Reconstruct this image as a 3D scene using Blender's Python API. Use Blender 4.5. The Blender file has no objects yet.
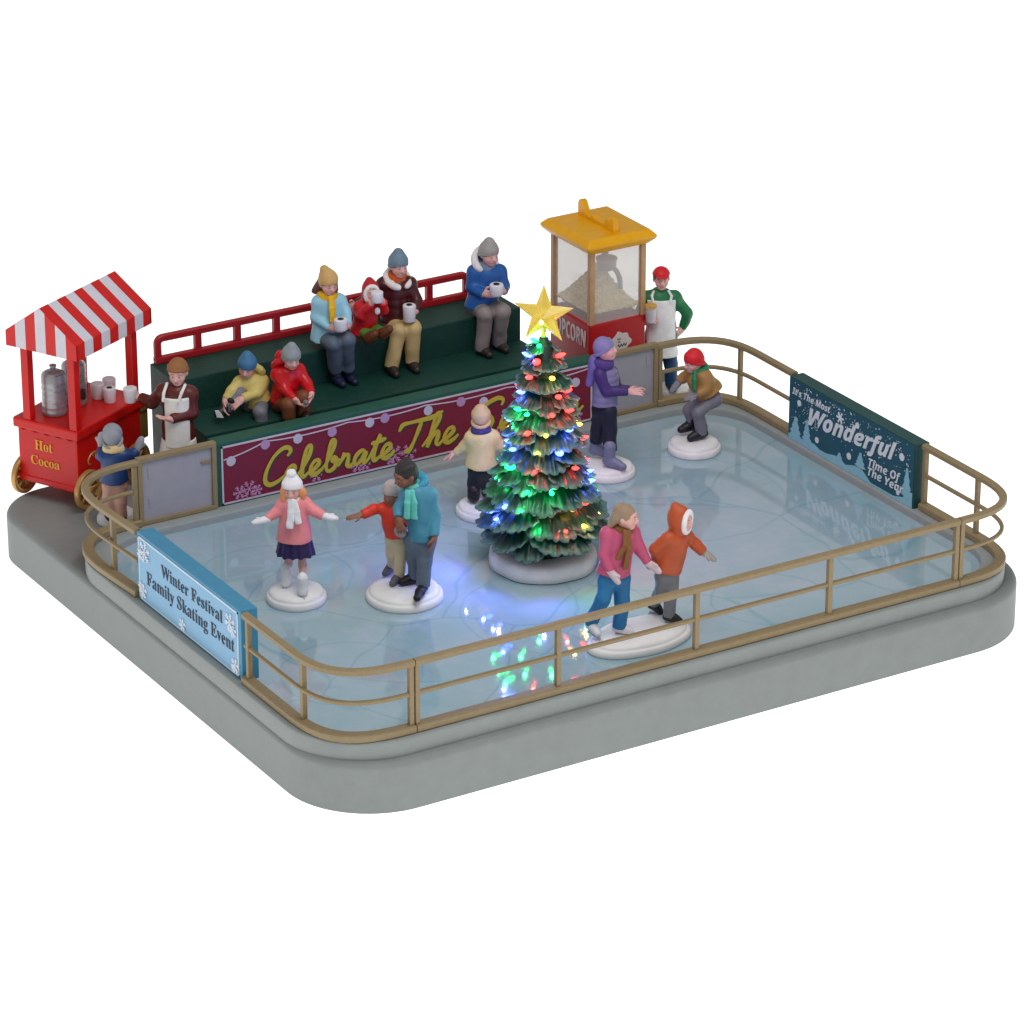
import bpy, bmesh, math, random
import numpy as np
from mathutils import Vector, Matrix
random.seed(7); rng = np.random.default_rng(7)
SC = bpy.context.scene; COL = SC.collection
V = Vector
# ------------------------------------------------------------------ camera
FPX, DIST, AZ, EL = 4124.437, 49.53271, -0.54337087, 0.41153650
TGT = np.array([3.919555, 4.475856, 0.0])
FW = -np.array([math.cos(EL)*math.sin(AZ), -math.cos(EL)*math.cos(AZ), math.sin(EL)])
RT = np.cross(FW, [0, 0, 1.0]); RT /= np.linalg.norm(RT)
UPV = np.cross(RT, FW)
EYE = TGT - DIST*FW
HY = np.array([-RT[1], RT[0], 0.0])            # horizontal direction into the picture
cd = bpy.data.cameras.new('camera'); cam = bpy.data.objects.new('camera', cd); COL.objects.link(cam)
cd.sensor_width = 36; cd.lens = 36*FPX/1024; cd.clip_start = 1; cd.clip_end = 400
cam.matrix_world = Matrix(((RT[0], UPV[0], -FW[0], EYE[0]), (RT[1], UPV[1], -FW[1], EYE[1]),
                           (RT[2], UPV[2], -FW[2], EYE[2]), (0, 0, 0, 1)))
SC.camera = cam
def U(u, v, x=None, y=None, z=None, o=None, n=None):
    """a measured sight line of the photograph, cut with a real plane of the model"""
    q = FW + RT*(u-512)/FPX - UPV*(v-512)/FPX
    if o is not None: t = (np.dot(o-EYE, n))/np.dot(q, n)
    elif z is not None: t = (z-EYE[2])/q[2]
    elif x is not None: t = (x-EYE[0])/q[0]
    else: t = (y-EYE[1])/q[1]
    return EYE+t*q
def PX(p):
    q = np.array(p)-EYE
    return 512+FPX*q@RT/(q@FW), 512-FPX*q@UPV/(q@FW)

# ------------------------------------------------------------------ materials
def lin(h):
    h = h.lstrip('#'); c = [int(h[i:i+2], 16)/255 for i in (0, 2, 4)]
    return tuple(x/12.92 if x <= .04045 else ((x+.055)/1.055)**2.4 for x in c)
MATS = {}
def paint(h, rough=.45, var=.10, bump=.15, scale=9, metal=0, spec=.4, attr=False):
    """hand-painted resin: base colour with slight brush variation and a fine uneven surface"""
    key = (h, rough, var, bump, scale, metal, spec, attr)
    if key in MATS: return MATS[key]
    m = bpy.data.materials.new('painted_resin' if not metal else 'painted_metal'); m.use_nodes = True
    nt = m.node_tree; N = nt.nodes; L = nt.links; b = N['Principled BSDF']
    tc = N.new('ShaderNodeTexCoord')
    n1 = N.new('ShaderNodeTexNoise'); n1.inputs['Scale'].default_value = scale; n1.inputs['Detail'].default_value = 5
    n1.inputs['Roughness'].default_value = .6
    L.new(tc.outputs['Object'], n1.inputs['Vector'])
    mp = N.new('ShaderNodeMapRange'); mp.inputs[1].default_value = .3; mp.inputs[2].default_value = .7
    mp.inputs[3].default_value = 1-var; mp.inputs[4].default_value = 1+var
    L.new(n1.outputs['Fac'], mp.inputs[0])
    mx = N.new('ShaderNodeMix'); mx.data_type = 'RGBA'; mx.blend_type = 'MULTIPLY'; mx.inputs[0].default_value = 1
    if attr:
        at = N.new('ShaderNodeAttribute'); at.attribute_name = 'Col'; L.new(at.outputs['Color'], mx.inputs[6])
    else:
        mx.inputs[6].default_value = (*lin(h), 1)
    L.new(mp.outputs[0], mx.inputs[7]); L.new(mx.outputs[2], b.inputs['Base Color'])
    b.inputs['Roughness'].default_value = rough; b.inputs['Metallic'].default_value = metal
    b.inputs['Specular IOR Level'].default_value = spec
    r2 = N.new('ShaderNodeMapRange'); r2.inputs[3].default_value = max(.05, rough-.1); r2.inputs[4].default_value = rough+.1
    L.new(n1.outputs['Fac'], r2.inputs[0]); L.new(r2.outputs[0], b.inputs['Roughness'])
    if bump:
        n2 = N.new('ShaderNodeTexNoise'); n2.inputs['Scale'].default_value = scale*6; n2.inputs['Detail'].default_value = 4
        L.new(tc.outputs['Object'], n2.inputs['Vector'])
        bp = N.new('ShaderNodeBump'); bp.inputs['Strength'].default_value = bump; bp.inputs['Distance'].default_value = .02
        L.new(n2.outputs['Fac'], bp.inputs['Height']); L.new(bp.outputs[0], b.inputs['Normal'])
    MATS[key] = m
    return m
def flatmat(name, color, rough=.5, emit=None, es=0, trans=0, alpha=1, ior=1.45, metal=0):
    m = bpy.data.materials.new(name); m.use_nodes = True; b = m.node_tree.nodes['Principled BSDF']
    b.inputs['Base Color'].default_value = (*color, 1); b.inputs['Roughness'].default_value = rough
    b.inputs['Metallic'].default_value = metal
    b.inputs['Transmission Weight'].default_value = trans; b.inputs['IOR'].default_value = ior
    b.inputs['Alpha'].default_value = alpha
    if emit: b.inputs['Emission Color'].default_value = (*emit, 1); b.inputs['Emission Strength'].default_value = es
    return m

# ------------------------------------------------------------------ objects
MW = {}
def thing(name, label, cat, loc=(0, 0, 0), rz=0, group=None):
    o = bpy.data.objects.new(name, None); COL.objects.link(o); o.location = V(loc); o.rotation_euler = (0, 0, rz)
    o.empty_display_size = .1
    MW[o.name] = Matrix.Translation(V(loc)) @ Matrix.Rotation(rz, 4, 'Z')
    o['label'] = label; o['category'] = cat
    if group: o['group'] = group
    return o
def tag(o, label, cat, group=None):
    o['label'] = label; o['category'] = cat
    if group: o['group'] = group
    return o
def obj(name, me, mat, parent=None, local=False, label=None, smooth=None):
    """me: Mesh or BM in world coordinates (or the parent's own when local)"""
    if isinstance(me, BM): me = me.mesh(name)
    if mat is not None:
        for m in (mat if isinstance(mat, (list, tuple)) else [mat]): me.materials.append(m)
    o = bpy.data.objects.new(name, me); COL.objects.link(o)
    if parent is not None:
        w = MW.get(parent.name, Matrix())
        if not local: me.transform(w.inverted())
        o.parent = parent; MW[o.name] = w
    elif not local:
        c = V((0, 0, 0))
        n = len(me.vertices)
        if n:
            a = np.empty(n*3); me.vertices.foreach_get('co', a); a = a.reshape(-1, 3)
            c = V(((a[:, 0].min()+a[:, 0].max())/2, (a[:, 1].min()+a[:, 1].max())/2, a[:, 2].min()))
        me.transform(Matrix.Translation(-c)); o.location = c; MW[o.name] = Matrix.Translation(c)
    if label: o['label'] = label
    return o
def copyobj(o, parent, mat=None):
    c = o.copy(); COL.objects.link(c); c.parent = parent
    return c
def struct(o): o['kind'] = 'structure'; return o

class BM:
    """collects simple shapes into one mesh"""
    def __init__(s): s.v = []; s.f = []; s.m = []; s.s = []
    def add(s, vs, fs, mi=0, sm=False):
        k = len(s.v); s.v += [tuple(map(float, v)) for v in vs]; s.f += [tuple(i+k for i in f) for f in fs]
        s.m += [mi]*len(fs); s.s += [sm]*len(fs); return s
    def bm(s, b, mi=0, sm=False, M=None):
        b.verts.index_update()
        vs = [(M @ v.co if M else v.co) for v in b.verts]
        s.add(vs, [[v.index for v in f.verts] for f in b.faces], mi, sm); b.free(); return s
    def box(s, lo, hi, bev=0, mi=0, M=None, seg=2):
        b = bmesh.new(); bmesh.ops.create_cube(b, size=1)
        lo, hi = V(lo), V(hi)
        for v in b.verts: v.co = V(((lo[i]+hi[i])/2+v.co[i]*(hi[i]-lo[i]) for i in range(3)))
        if bev: bmesh.ops.bevel(b, geom=b.edges[:], offset=bev, segments=seg, affect='EDGES', profile=.6)
        return s.bm(b, mi, False, M)
    def prism(s, pts, z0, z1, bev=0, mi=0, M=None, smooth=False, seg=3):
        """pts: outline in xy, extruded from z0 to z1"""
        b = bmesh.new(); vs = [b.verts.new((p[0], p[1], z0)) for p in pts]; f = b.faces.new(vs)
        r = bmesh.ops.extrude_face_region(b, geom=[f])
        for e in r['geom']:
            if isinstance(e, bmesh.types.BMVert): e.co.z = z1
        bmesh.ops.recalc_face_normals(b, faces=b.faces)
        if bev:
            es = [e for e in b.edges if abs(e.verts[0].co.z-z1) < 1e-6 and abs(e.verts[1].co.z-z1) < 1e-6]
            bmesh.ops.bevel(b, geom=es, offset=bev, segments=seg, affect='EDGES', profile=.5)
        return s.bm(b, mi, smooth, M)
    def lathe(s, prof, c=(0, 0, 0), n=32, mi=0, M=None, sm=True, sq=(1, 1)):
        vs = []; fs = []
        for r, z in prof:
            for k in range(n):
                a = 2*math.pi*k/n; p = V((c[0]+r*math.cos(a)*sq[0], c[1]+r*math.sin(a)*sq[1], c[2]+z))
                vs.append(M @ p if M else p)
        for i in range(len(prof)-1):
            for k in range(n): fs.append((i*n+k, i*n+(k+1) % n, (i+1)*n+(k+1) % n, (i+1)*n+k))
        fs.append(tuple(reversed(range(n)))); fs.append(tuple(range((len(prof)-1)*n, len(prof)*n)))
        return s.add(vs, fs, mi, sm)
    def sweep(s, path, w, h, bev=.008, closed=False, mi=0, up=(0, 0, 1)):
        """rounded-rectangle bar along a path (w across, h along up)"""
        P = [V(p) for p in path]; up = V(up); n = len(P); vs = []; fs = []
        a, b2 = w/2, h/2; e = min(bev, a*.8, b2*.8)
        cs = [(-a, -b2+e), (-a+e, -b2), (a-e, -b2), (a, -b2+e), (a, b2-e), (a-e, b2), (-a+e, b2), (-a, b2-e)]
        for i in range(n):
            if closed: d0 = (P[i]-P[i-1]).normalized(); d1 = (P[(i+1) % n]-P[i]).normalized()
            else:
                d0 = (P[i]-P[max(i-1, 0)]); d1 = (P[min(i+1, n-1)]-P[i])
                d0 = (d0 if d0.length > 1e-9 else d1).normalized(); d1 = (d1 if d1.length > 1e-9 else d0).normalized()
            t = (d0+d1).normalized(); sd = t.cross(up).normalized(); k = 1/max(.5, t.dot(d0)); u2 = sd.cross(t).normalized()
            for x, y in cs: vs.append(P[i]+sd*x*k+u2*y)
        m = len(cs)
        for i in range(n if closed else n-1):
            j = (i+1) % n
            for q in range(m): fs.append((i*m+q, i*m+(q+1) % m, j*m+(q+1) % m, j*m+q))
        if not closed: fs.append(tuple(reversed(range(m)))); fs.append(tuple(range((n-1)*m, n*m)))
        return s.add([tuple(v) for v in vs], fs, mi)
    def tube(s, path, r, n=8, mi=0, sm=True, closed=False):
        P = [V(p) for p in path]; N = len(P); vs = []; fs = []
        rr = r if isinstance(r, (list, tuple)) else [r]*N
        for i in range(N):
            if closed: t = (P[(i+1) % N]-P[i-1]).normalized()
            else: t = (P[min(i+1, N-1)]-P[max(i-1, 0)]).normalized()
            a = V((0, 0, 1)) if abs(t.z) < .95 else V((1, 0, 0))
            x = t.cross(a).normalized(); y = x.cross(t)
            for k in range(n): an = 2*math.pi*k/n; vs.append(tuple(P[i]+x*rr[i]*math.cos(an)+y*rr[i]*math.sin(an)))
        for i in range(N if closed else N-1):
            j = (i+1) % N
            for k in range(n): fs.append((i*n+k, j*n+k, j*n+(k+1) % n, i*n+(k+1) % n))
        if not closed: fs.append(tuple(range(n))); fs.append(tuple(reversed(range((N-1)*n, N*n))))
        return s.add(vs, fs, mi, sm)
    def mesh(s, name):
        me = bpy.data.meshes.new(name); me.from_pydata(s.v, [], s.f)
        me.polygons.foreach_set('material_index', s.m); me.polygons.foreach_set('use_smooth', s.s)
        me.update()
        b = bmesh.new(); b.from_mesh(me); bmesh.ops.recalc_face_normals(b, faces=b.faces); b.to_mesh(me); b.free()
        return me
def rrect(x0, y0, x1, y1, r, n=14):
    """rounded rectangle outline; r: one radius or four (front-left, front-right, back-right, back-left)"""
    rs = r if isinstance(r, (list, tuple)) else [r]*4; out = []
    for (cx, cy, a0), q in zip(((x0+rs[0], y0+rs[0], 180), (x1-rs[1], y0+rs[1], 270), (x1-rs[2], y1-rs[2], 0), (x0+rs[3], y1-rs[3], 90)), rs):
        for k in range(n+1):
            a = math.radians(a0+90*k/n); out.append((cx+q*math.cos(a), cy+q*math.sin(a)))
    return out
def arc(cx, cy, r, a0, a1, n=14):
    return [(cx+r*math.cos(math.radians(a0+(a1-a0)*k/n)), cy+r*math.sin(math.radians(a0+(a1-a0)*k/n))) for k in range(n+1)]

# lettering: words become solid letters lying on a real board
def conv(s, st):
    U0, L0 = {'serif': (0x1D400, 0x1D41A), 'bi': (0x1D468, 0x1D482), 'ssbi': (0x1D63C, 0x1D656), 'ssb': (0x1D5D4, 0x1D5EE)}[st]
    return ''.join(chr(U0+ord(c)-65) if 'A' <= c <= 'Z' else chr(L0+ord(c)-97) if 'a' <= c <= 'z' else c for c in s)
def text_mesh(s, st, offset=0):
    c = bpy.data.curves.new('lettering', 'FONT'); c.body = conv(s, st); c.extrude = .5; c.resolution_u = 4; c.offset = offset
    o = bpy.data.objects.new('lettering', c); COL.objects.link(o)
    dg = bpy.context.evaluated_depsgraph_get(); dg.update()
    me = bpy.data.meshes.new_from_object(o.evaluated_get(dg)); bpy.data.objects.remove(o); bpy.data.curves.remove(c)
    me.materials.clear(); return me
def place_text(parent, s, st, p0, p1, hgt, mat, nrm, up=(0, 0, 1), depth=.012, name='lettering', shear=0, offset=0, capref=None, wob=0):
    me = text_mesh(s, st, offset); n = len(me.vertices); a = np.empty(n*3); me.vertices.foreach_get('co', a); a = a.reshape(-1, 3)
    x0, x1 = a[:, 0].min(), a[:, 0].max(); cap = capref or .7
    p0, p1 = np.array(p0, float), np.array(p1, float); dx = (p1-p0); up = np.array(up, float); nr = np.array(nrm, float)
    u = (a[:, 0]-x0)/(x1-x0); y = a[:, 1]/cap*hgt; z = (a[:, 2]+.5)*depth
    w = p0+np.outer(u, dx)+np.outer(y, up)+np.outer(z, nr)+np.outer(y*shear, dx/np.linalg.norm(dx))
    me.vertices.foreach_set('co', w.ravel()); me.update()
    return obj(name, me, mat, parent)
ICE_A, ICE_B, ICE_C, ICE_D = (.275, .43, .49), (.345, .465, .53), (.48, .52, .60), (.08, .30, .38)
WORLD, KEY = .38, 1320
# ================================================================== setting
XL, XR, YB = -.99, 8.19, 6.42
ZI, ZD, ZB = -.10, -.20, -.785
# white table under the display; glow added so no contact shadow shows
tm = flatmat('white_table_added_glow', (.9, .9, .9), .6, emit=(1, 1, 1), es=.93)
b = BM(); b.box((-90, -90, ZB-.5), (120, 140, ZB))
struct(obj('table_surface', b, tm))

# display base
GREY = paint('#8a908e', .55, .05, .12, 5, spec=.3)
CURB = paint('#949a98', .5, .05, .12, 5, spec=.3)
base = thing('display_base', 'grey resin slab with rounded corners carrying the whole skating rink scene', 'base', (3.6, 3.2, ZB))
out = rrect(-1.14, -.25, 8.46, 8.55, [1.04, 1.1, 1.35, .78], 20)
b = BM(); b.prism(out, ZB, ZD, bev=.075, smooth=False, seg=5)
me = b.mesh('slab'); obj('slab', me, GREY, base)
CO = rrect(XL-.12, -.12, XR+.12, YB+.14, .98, 16)
CI = rrect(XL+.14, .14, XR-.14, YB-.20, .78, 16)
def ring(o, i, z0, z1, e=.025):
    n = len(o); vs = []; fs = []
    def off(P, d):
        c = []
        for k in range(n):
            p0, p1, p2 = V(P[k-1]), V(P[k]), V(P[(k+1) % n]); t = (p2-p0).normalized(); c.append((p1.x+t.y*d, p1.y-t.x*d))
        return c
    loops = [(o, z0), (o, z1-e), (off(o, -e*.3), z1-e*.3), (off(o, -e), z1), (off(i, e), z1), (off(i, e*.3), z1-e*.3), (i, z1-e), (i, z0)]
    for L, z in loops: vs += [(x, y, z) for x, y in L]
    for q in range(len(loops)-1):
        for k in range(n): fs.append((q*n+k, q*n+(k+1) % n, (q+1)*n+(k+1) % n, (q+1)*n+k))
    return vs, fs
b = BM(); vs, fs = ring(CO, CI, ZD-.02, 0.0); b.add(vs, fs, 0, True); obj('rink_curb', b, CURB, base)

# ice: glossy clear-coated sheet with faint skate marks and cloudy blue
im = bpy.data.materials.new('rink_ice'); im.use_nodes = True
N, L = im.node_tree.nodes, im.node_tree.links; pb = N['Principled BSDF']
tc = N.new('ShaderNodeTexCoord')
def noise(sc, det, vec=None, rough=.5):
    n = N.new('ShaderNodeTexNoise'); n.inputs['Scale'].default_value = sc; n.inputs['Detail'].default_value = det
    n.inputs['Roughness'].default_value = rough; L.new(vec or tc.outputs['Object'], n.inputs['Vector']); return n
def maprange(src, a, b_, c, d):
    m = N.new('ShaderNodeMapRange'); L.new(src, m.inputs[0])
    for i, v in enumerate((a, b_, c, d)): m.inputs[i+1].default_value = v
    return m.outputs[0]
def mixc(f, A, B):
    m = N.new('ShaderNodeMix'); m.data_type = 'RGBA'
    if isinstance(f, float): m.inputs[0].default_value = f
    else: L.new(f, m.inputs[0])
    for i, X in ((6, A), (7, B)):
        if isinstance(X, tuple): m.inputs[i].default_value = (*X, 1)
        else: L.new(X, m.inputs[i])
    return m.outputs[2]
c1 = mixc(maprange(noise(.55, 3).outputs['Fac'], .35, .65, 0, 1), ICE_A, ICE_B)
c2 = mixc(maprange(noise(1.7, 6, None, .65).outputs['Fac'], .45, .75, 0, .55), c1, ICE_C)
# sweeping skate lines: edges of large warped cells and a few circles
wn = noise(.5, 2); vm = N.new('ShaderNodeMix'); vm.data_type = 'VECTOR'; vm.inputs[0].default_value = .45
L.new(tc.outputs['Object'], vm.inputs[4]); L.new(wn.outputs['Color'], vm.inputs[5])
vo = N.new('ShaderNodeTexVoronoi'); vo.feature = 'DISTANCE_TO_EDGE'; vo.inputs['Scale'].default_value = .85
L.new(vm.outputs[1], vo.inputs['Vector'])
ln = maprange(vo.outputs['Distance'], .0, .011, .4, 0)
c3 = mixc(ln, c2, ICE_D)
def circ(cx, cy, r, w, prev, f):
    su = N.new('ShaderNodeVectorMath'); su.operation = 'DISTANCE'; L.new(tc.outputs['Object'], su.inputs[0]); su.inputs[1].default_value = (cx, cy, 0)
    nz = noise(2.3, 2); ad = N.new('ShaderNodeMath'); ad.operation = 'MULTIPLY_ADD'; L.new(nz.outputs['Fac'], ad.inputs[0]); ad.inputs[1].default_value = .12; L.new(su.outputs['Value'], ad.inputs[2])
    sb = N.new('ShaderNodeMath'); sb.operation = 'SUBTRACT'; L.new(ad.outputs[0], sb.inputs[0]); sb.inputs[1].default_value = r+.06
    ab = N.new('ShaderNodeMath'); ab.operation = 'ABSOLUTE'; L.new(sb.outputs[0], ab.inputs[0])
    return mixc(maprange(ab.outputs[0], 0, w, f, 0), prev, ICE_D)
for q in ((-1.6, 2.2, .55, .03, .6), (-2.9, 1.3, .9, .025, .5), (-.6, -1.2, 1.1, .025, .5), (2.4, .8, 1.3, .03, .5), (1.7, -2.2, .7, .03, .6), (-3.4, -1.4, .8, .03, .5), (-2.0, -.3, 1.9, .03, .6)):
    c3 = circ(q[0], q[1], q[2], q[3], c3, q[4]*.55)
L.new(c3, pb.inputs['Base Color']); pb.inputs['Roughness'].default_value = .07; pb.inputs['IOR'].default_value = 1.52
pb.inputs['Coat Weight'].default_value = .6; pb.inputs['Coat Roughness'].default_value = .02
bn = noise(1.2, 2); bp = N.new('ShaderNodeBump'); bp.inputs['Strength'].default_value = .05; bp.inputs['Distance'].default_value = .05
L.new(bn.outputs['Fac'], bp.inputs['Height']); L.new(bp.outputs[0], pb.inputs['Normal'])
b = BM(); b.prism(rrect(XL+.12, .12, XR-.12, YB-.18, .8, 16), ZI-.02, ZI)
struct(obj('ice', b, im))

# ------------------------------------------------------------------ railings
TAN = paint('#93805e', .5, .07, .2, 12)
def sarc(cx, cy, r, a0, a1, n=18, e=3.0):
    o = []
    for k in range(n+1):
        a = math.radians(a0+(a1-a0)*k/n); c, q = math.cos(a), math.sin(a)
        f = (abs(c)**e+abs(q)**e)**(-1/e); o.append((cx+r*f*c, cy+r*f*q))
    return o
def railing(label, path, posts, rz_parts=True):
    """path: xy polyline along the top; posts: list of xy (with w,d)"""
    c = V((*path[len(path)//2], 0)); t = thing('railing', label, 'railing', c, 0, 'tan railing sections round the rink')
    for nm, z, w, h in (('bottom_rail', .045, .13, .09), ('mid_rail', .45, .046, .054), ('top_rail', .815, .09, .074)):
        bb = BM(); bb.sweep([(x, y, z) for x, y in path], w, h, .014); obj(nm, bb, TAN, t)
    for x, y, w, d in posts:
        bb = BM(); bb.box((x-w/2, y-d/2, .06), (x+w/2, y+d/2, .80), .008); obj('post', bb, TAN, t)
    return t
G2 = .006
railing('long straight tan railing along the front edge of the ice', [(0, 0), (7.2, 0)],
        [(.028, 0, .055, .06)]+[(1.8*k, 0, .06, .06) for k in (1, 2, 3)]+[(7.172, 0, .055, .06)])
fl = [(XL, 1.98)]+sarc(0, .99, .99, 180, 269.3)
railing('curved tan railing joining the light blue banner to the front corner', fl, [(XL, 1.90, .06, .055), (XL+.035, .72, .06, .06), (-.045, .002, .055, .06)])
fr = sarc(7.2, .99, .99, 270.7, 360)+[(XR, 2.0)]
railing('curved tan railing at the front right corner beside the dark teal sign', fr, [(7.245, .002, .055, .06), (XR-.004, .94, .055, .055), (XR, 1.97, .06, .055)])
br = [(XR, 4.72)]+sarc(7.2, 5.43, .99, 0, 88)
railing('curved tan railing at the back right corner in front of the popcorn seller', br, [(XR, 4.76, .06, .055), (XR-.03, 5.88, .055, .055), (7.285, 6.415, .055, .06)])
bl = sarc(-.05, 5.43, .99, 92, 180)+[(XL, 4.6)]
railing('curved tan railing at the back left corner by the cocoa cart', bl, [(-.135, 6.417, .055, .06), (XL+.015, 5.28, .06, .06)])
# ------------------------------------------------------------------ gates
PANEL = paint('#a39fa6', .4, .05, .05, 6)
def gate(label, x0, x1, hx):
    t = thing('rink_gate', label, 'gate', ((x0+x1)/2, YB, 0), 0, 'rink gates')
    bb = BM(); f = .06; z1 = .87
    bb.box((x0, YB-.04, 0.004), (x1, YB+.05, f), .01); bb.box((x0, YB-.04, z1-f), (x1, YB+.05, z1), .01)
    bb.box((x0, YB-.037, f-.01), (x0+f, YB+.047, z1-f+.01), .006); bb.box((x1-f, YB-.037, f-.01), (x1, YB+.047, z1-f+.01), .006)
    obj('gate_frame', bb, TAN, t)
    bb = BM(); bb.box((x0+f-.01, YB-.005, f-.012), (x1-f+.01, YB+.02, z1-f+.012)); obj('panel', bb, PANEL, t)
    for z in (.2, .58):
        bb = BM(); bb.box((hx-.02, YB-.014, z), (hx+.02, YB-.004, z+.13), .006); obj('hinge', bb, PANEL, t)
    bb = BM(); hh = x1-f-.14 if hx < (x0+x1)/2 else x0+f+.04
    bb.box((hh, YB-.03, .62), (hh+.13, YB-.004, .655), .006); obj('latch', bb, TAN, t)
gate('tan framed grey gate to the left of the crimson banner', -.10, .945, .06)
gate('tan framed grey gate to the right of the crimson banner below the popcorn machine', 6.345, 7.245, 7.10)

# ------------------------------------------------------------------ signs
def snowflake(bm, c, r, ax, az, nr, arms=6, w=.012, th=.010, rot=0, feather=True):
    c, ax, az, nr = V(c), V(ax), V(az), V(nr)
    cnt = [0]
    for k in range(arms):
        a = rot+2*math.pi*k/arms; d = ax*math.cos(a)+az*math.sin(a); p = -ax*math.sin(a)+az*math.cos(a)
        def bar(p0, p1, ww):
            dd = (p1-p0).normalized(); q = nr.cross(dd)*ww/2; o = nr*(th+.0004*cnt[0]); cnt[0] += 1
            vs = [p0+q, p1+q, p1-q, p0-q]; vs = vs+[v+o for v in vs]
            bm.add(vs, [(0, 1, 2, 3), (4, 5, 6, 7), (0, 1, 5, 4), (1, 2, 6, 5), (2, 3, 7, 6), (3, 0, 4, 7)])
        bar(c, c+d*r, w)
        if feather:
            for f in (.45, .72):
                for sg in (1, -1):
                    q = c+d*r*f; bar(q, q+(d*.7+p*sg*.75)*r*.30, w*.85)
def disc(bm, c, r, ax, az, nr, th=.012, n=20, sq=1):
    c, ax, az, nr = V(c), V(ax), V(az), V(nr)
    v = [c+ax*r*math.cos(2*math.pi*k/n)+az*r*sq*math.sin(2*math.pi*k/n) for k in range(n)]
    v2 = [p*1.0+nr*th for p in v]
    bm.add(v+v2, [tuple(range(n)), tuple(range(n, 2*n))]+[(k, (k+1) % n, n+(k+1) % n, n+k) for k in range(n)])
def catmull(P, n=8):
    P = [np.array(p, float) for p in P]; Q = [2*P[0]-P[1]]+P+[2*P[-1]-P[-2]]; out = []
    for i in range(1, len(Q)-2):
        for k in range(n):
            t = k/n; a, b_, c, d = Q[i-1:i+3]
            out.append(.5*(2*b_+(c-a)*t+(2*a-5*b_+4*c-d)*t*t+(3*b_-a-3*c+d)*t**3))
    out.append(P[-1]); return out
def ribbon(bm, pts, w, nr, th=.012, wf=None, rnd=True):
    """flat brush stroke with thickness along pts (3d), lying in the plane of normal nr"""
    P = [V(p) for p in pts]; nr = V(nr); n = len(P); vs = []; fs = []
    for i in range(n):
        t = (P[min(i+1, n-1)]-P[max(i-1, 0)]).normalized(); q = nr.cross(t).normalized()
        ww = (wf(i/(n-1)) if wf else 1)*w/2
        l = nr*(th*.5*i/n); vs += [P[i]+q*ww, P[i]-q*ww, P[i]-q*ww+nr*th+l, P[i]+q*ww+nr*th+l]
    for i in range(n-1):
        for k in range(4): fs.append((i*4+k, i*4+(k+1) % 4, i*4+4+(k+1) % 4, i*4+4+k))
    fs += [(0, 1, 2, 3), tuple(4*(n-1)+k for k in (3, 2, 1, 0))]
    bm.add(vs, fs)

# crimson banner
GREEN = paint('#1f5545', .5, .08, .2, 8)
ban = thing('banner_board', 'long crimson banner in a green frame with yellow script lettering', 'banner', (3.64, YB, 0))
b = BM(); b.box((.95, YB, -.01), (6.34, YB+.22, .83), .02); obj('frame', b, GREEN, ban)
def bpt(u, v, d=0): p = U(u, v, y=YB-.02-d); return p
YF = YB-.004
b = BM(); b.box((1.03, YF, .03), (6.26, YF+.01, .765)); obj('face', b, paint('#7a1630', .45, .05, .03, 5), ban)
WHT = paint('#c9bfc9', .5, .04, .05)
b = BM()
for p0, p1 in (((1.03, .03), (1.03, .765)), ((1.03, .765), (6.26, .765)), ((6.26, .765), (6.26, .03)), ((6.26, .03), (1.03, .03))):
    e = .011; b.box((min(p0[0], p1[0])-e, YF-.005, min(p0[1], p1[1])-e), (max(p0[0], p1[0])+e, YF+.004, max(p0[1], p1[1])+e))
obj('border_line', b, WHT, ban)
# string of lights
LB = [(200+x*.293, 360+y*.293) for x, y in ((105, 345), (222, 288), (333, 268), (450, 245), (578, 213), (630, 198), (778, 172), (890, 142), (967, 142))]
xz = [U(u, v, y=YF)[[0, 2]] for u, v in LB]
xz += [np.array([q, z]) for q, z in ((5.45, .60), (5.75, .66), (6.02, .58))]
pins = [(1.05, .60), (1.62, .725), (2.75, .73), (3.85, .725), (5.0, .72), (6.24, .73)]
b = BM()
for (x0, z0), (x1, z1) in zip(pins, pins[1:]):
    ribbon(b, [(x0+(x1-x0)*t, YF-.001, z0+(z1-z0)*t-.28*t*(1-t)*(x1-x0)*.42) for t in np.linspace(0, 1, 14)], .014, (0, -1, 0), .005)
obj('light_string', b, WHT, ban)
for k, (x, z) in enumerate(xz):
    b = BM(); disc(b, (x, YF-.001, z), .062, (1, 0, 0), (0, 0, 1), (0, -1, 0), .010)
    obj('lamp_disc', b, paint(('#c4bccb', '#b48fb4')[k in (1, 3, 5, 7, 10)], .5, .03, .03), ban)
FLK = paint('#c98fb4', .5, .03, .03)
for x, y, r in ((135, 465, .09), (168, 455, .11), (195, 460, .07), (396, 405, .085), (535, 370, .09), (562, 362, .08), (665, 335, .12), (650, 352, .08), (712, 325, .11)):
    p = U(200+x*.293, 360+y*.293, y=YF); r *= 1.0
    b = BM(); snowflake(b, (p[0], YF-.001, max(p[2], .05+r*.95)), r, (1, 0, 0), (0, 0, 1), (0, -1, 0), w=.009, th=.004)
    obj('snowflake_print', b, FLK, ban)
for x, z, r in ((4.9, .12, .08), (5.3, .14, .1), (5.8, .15, .1), (6.05, .13, .08)):
    b = BM(); snowflake(b, (x, YF-.001, z), r, (1, 0, 0), (0, 0, 1), (0, -1, 0), w=.009, th=.004)
    obj('snowflake_print', b, FLK, ban)
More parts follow.
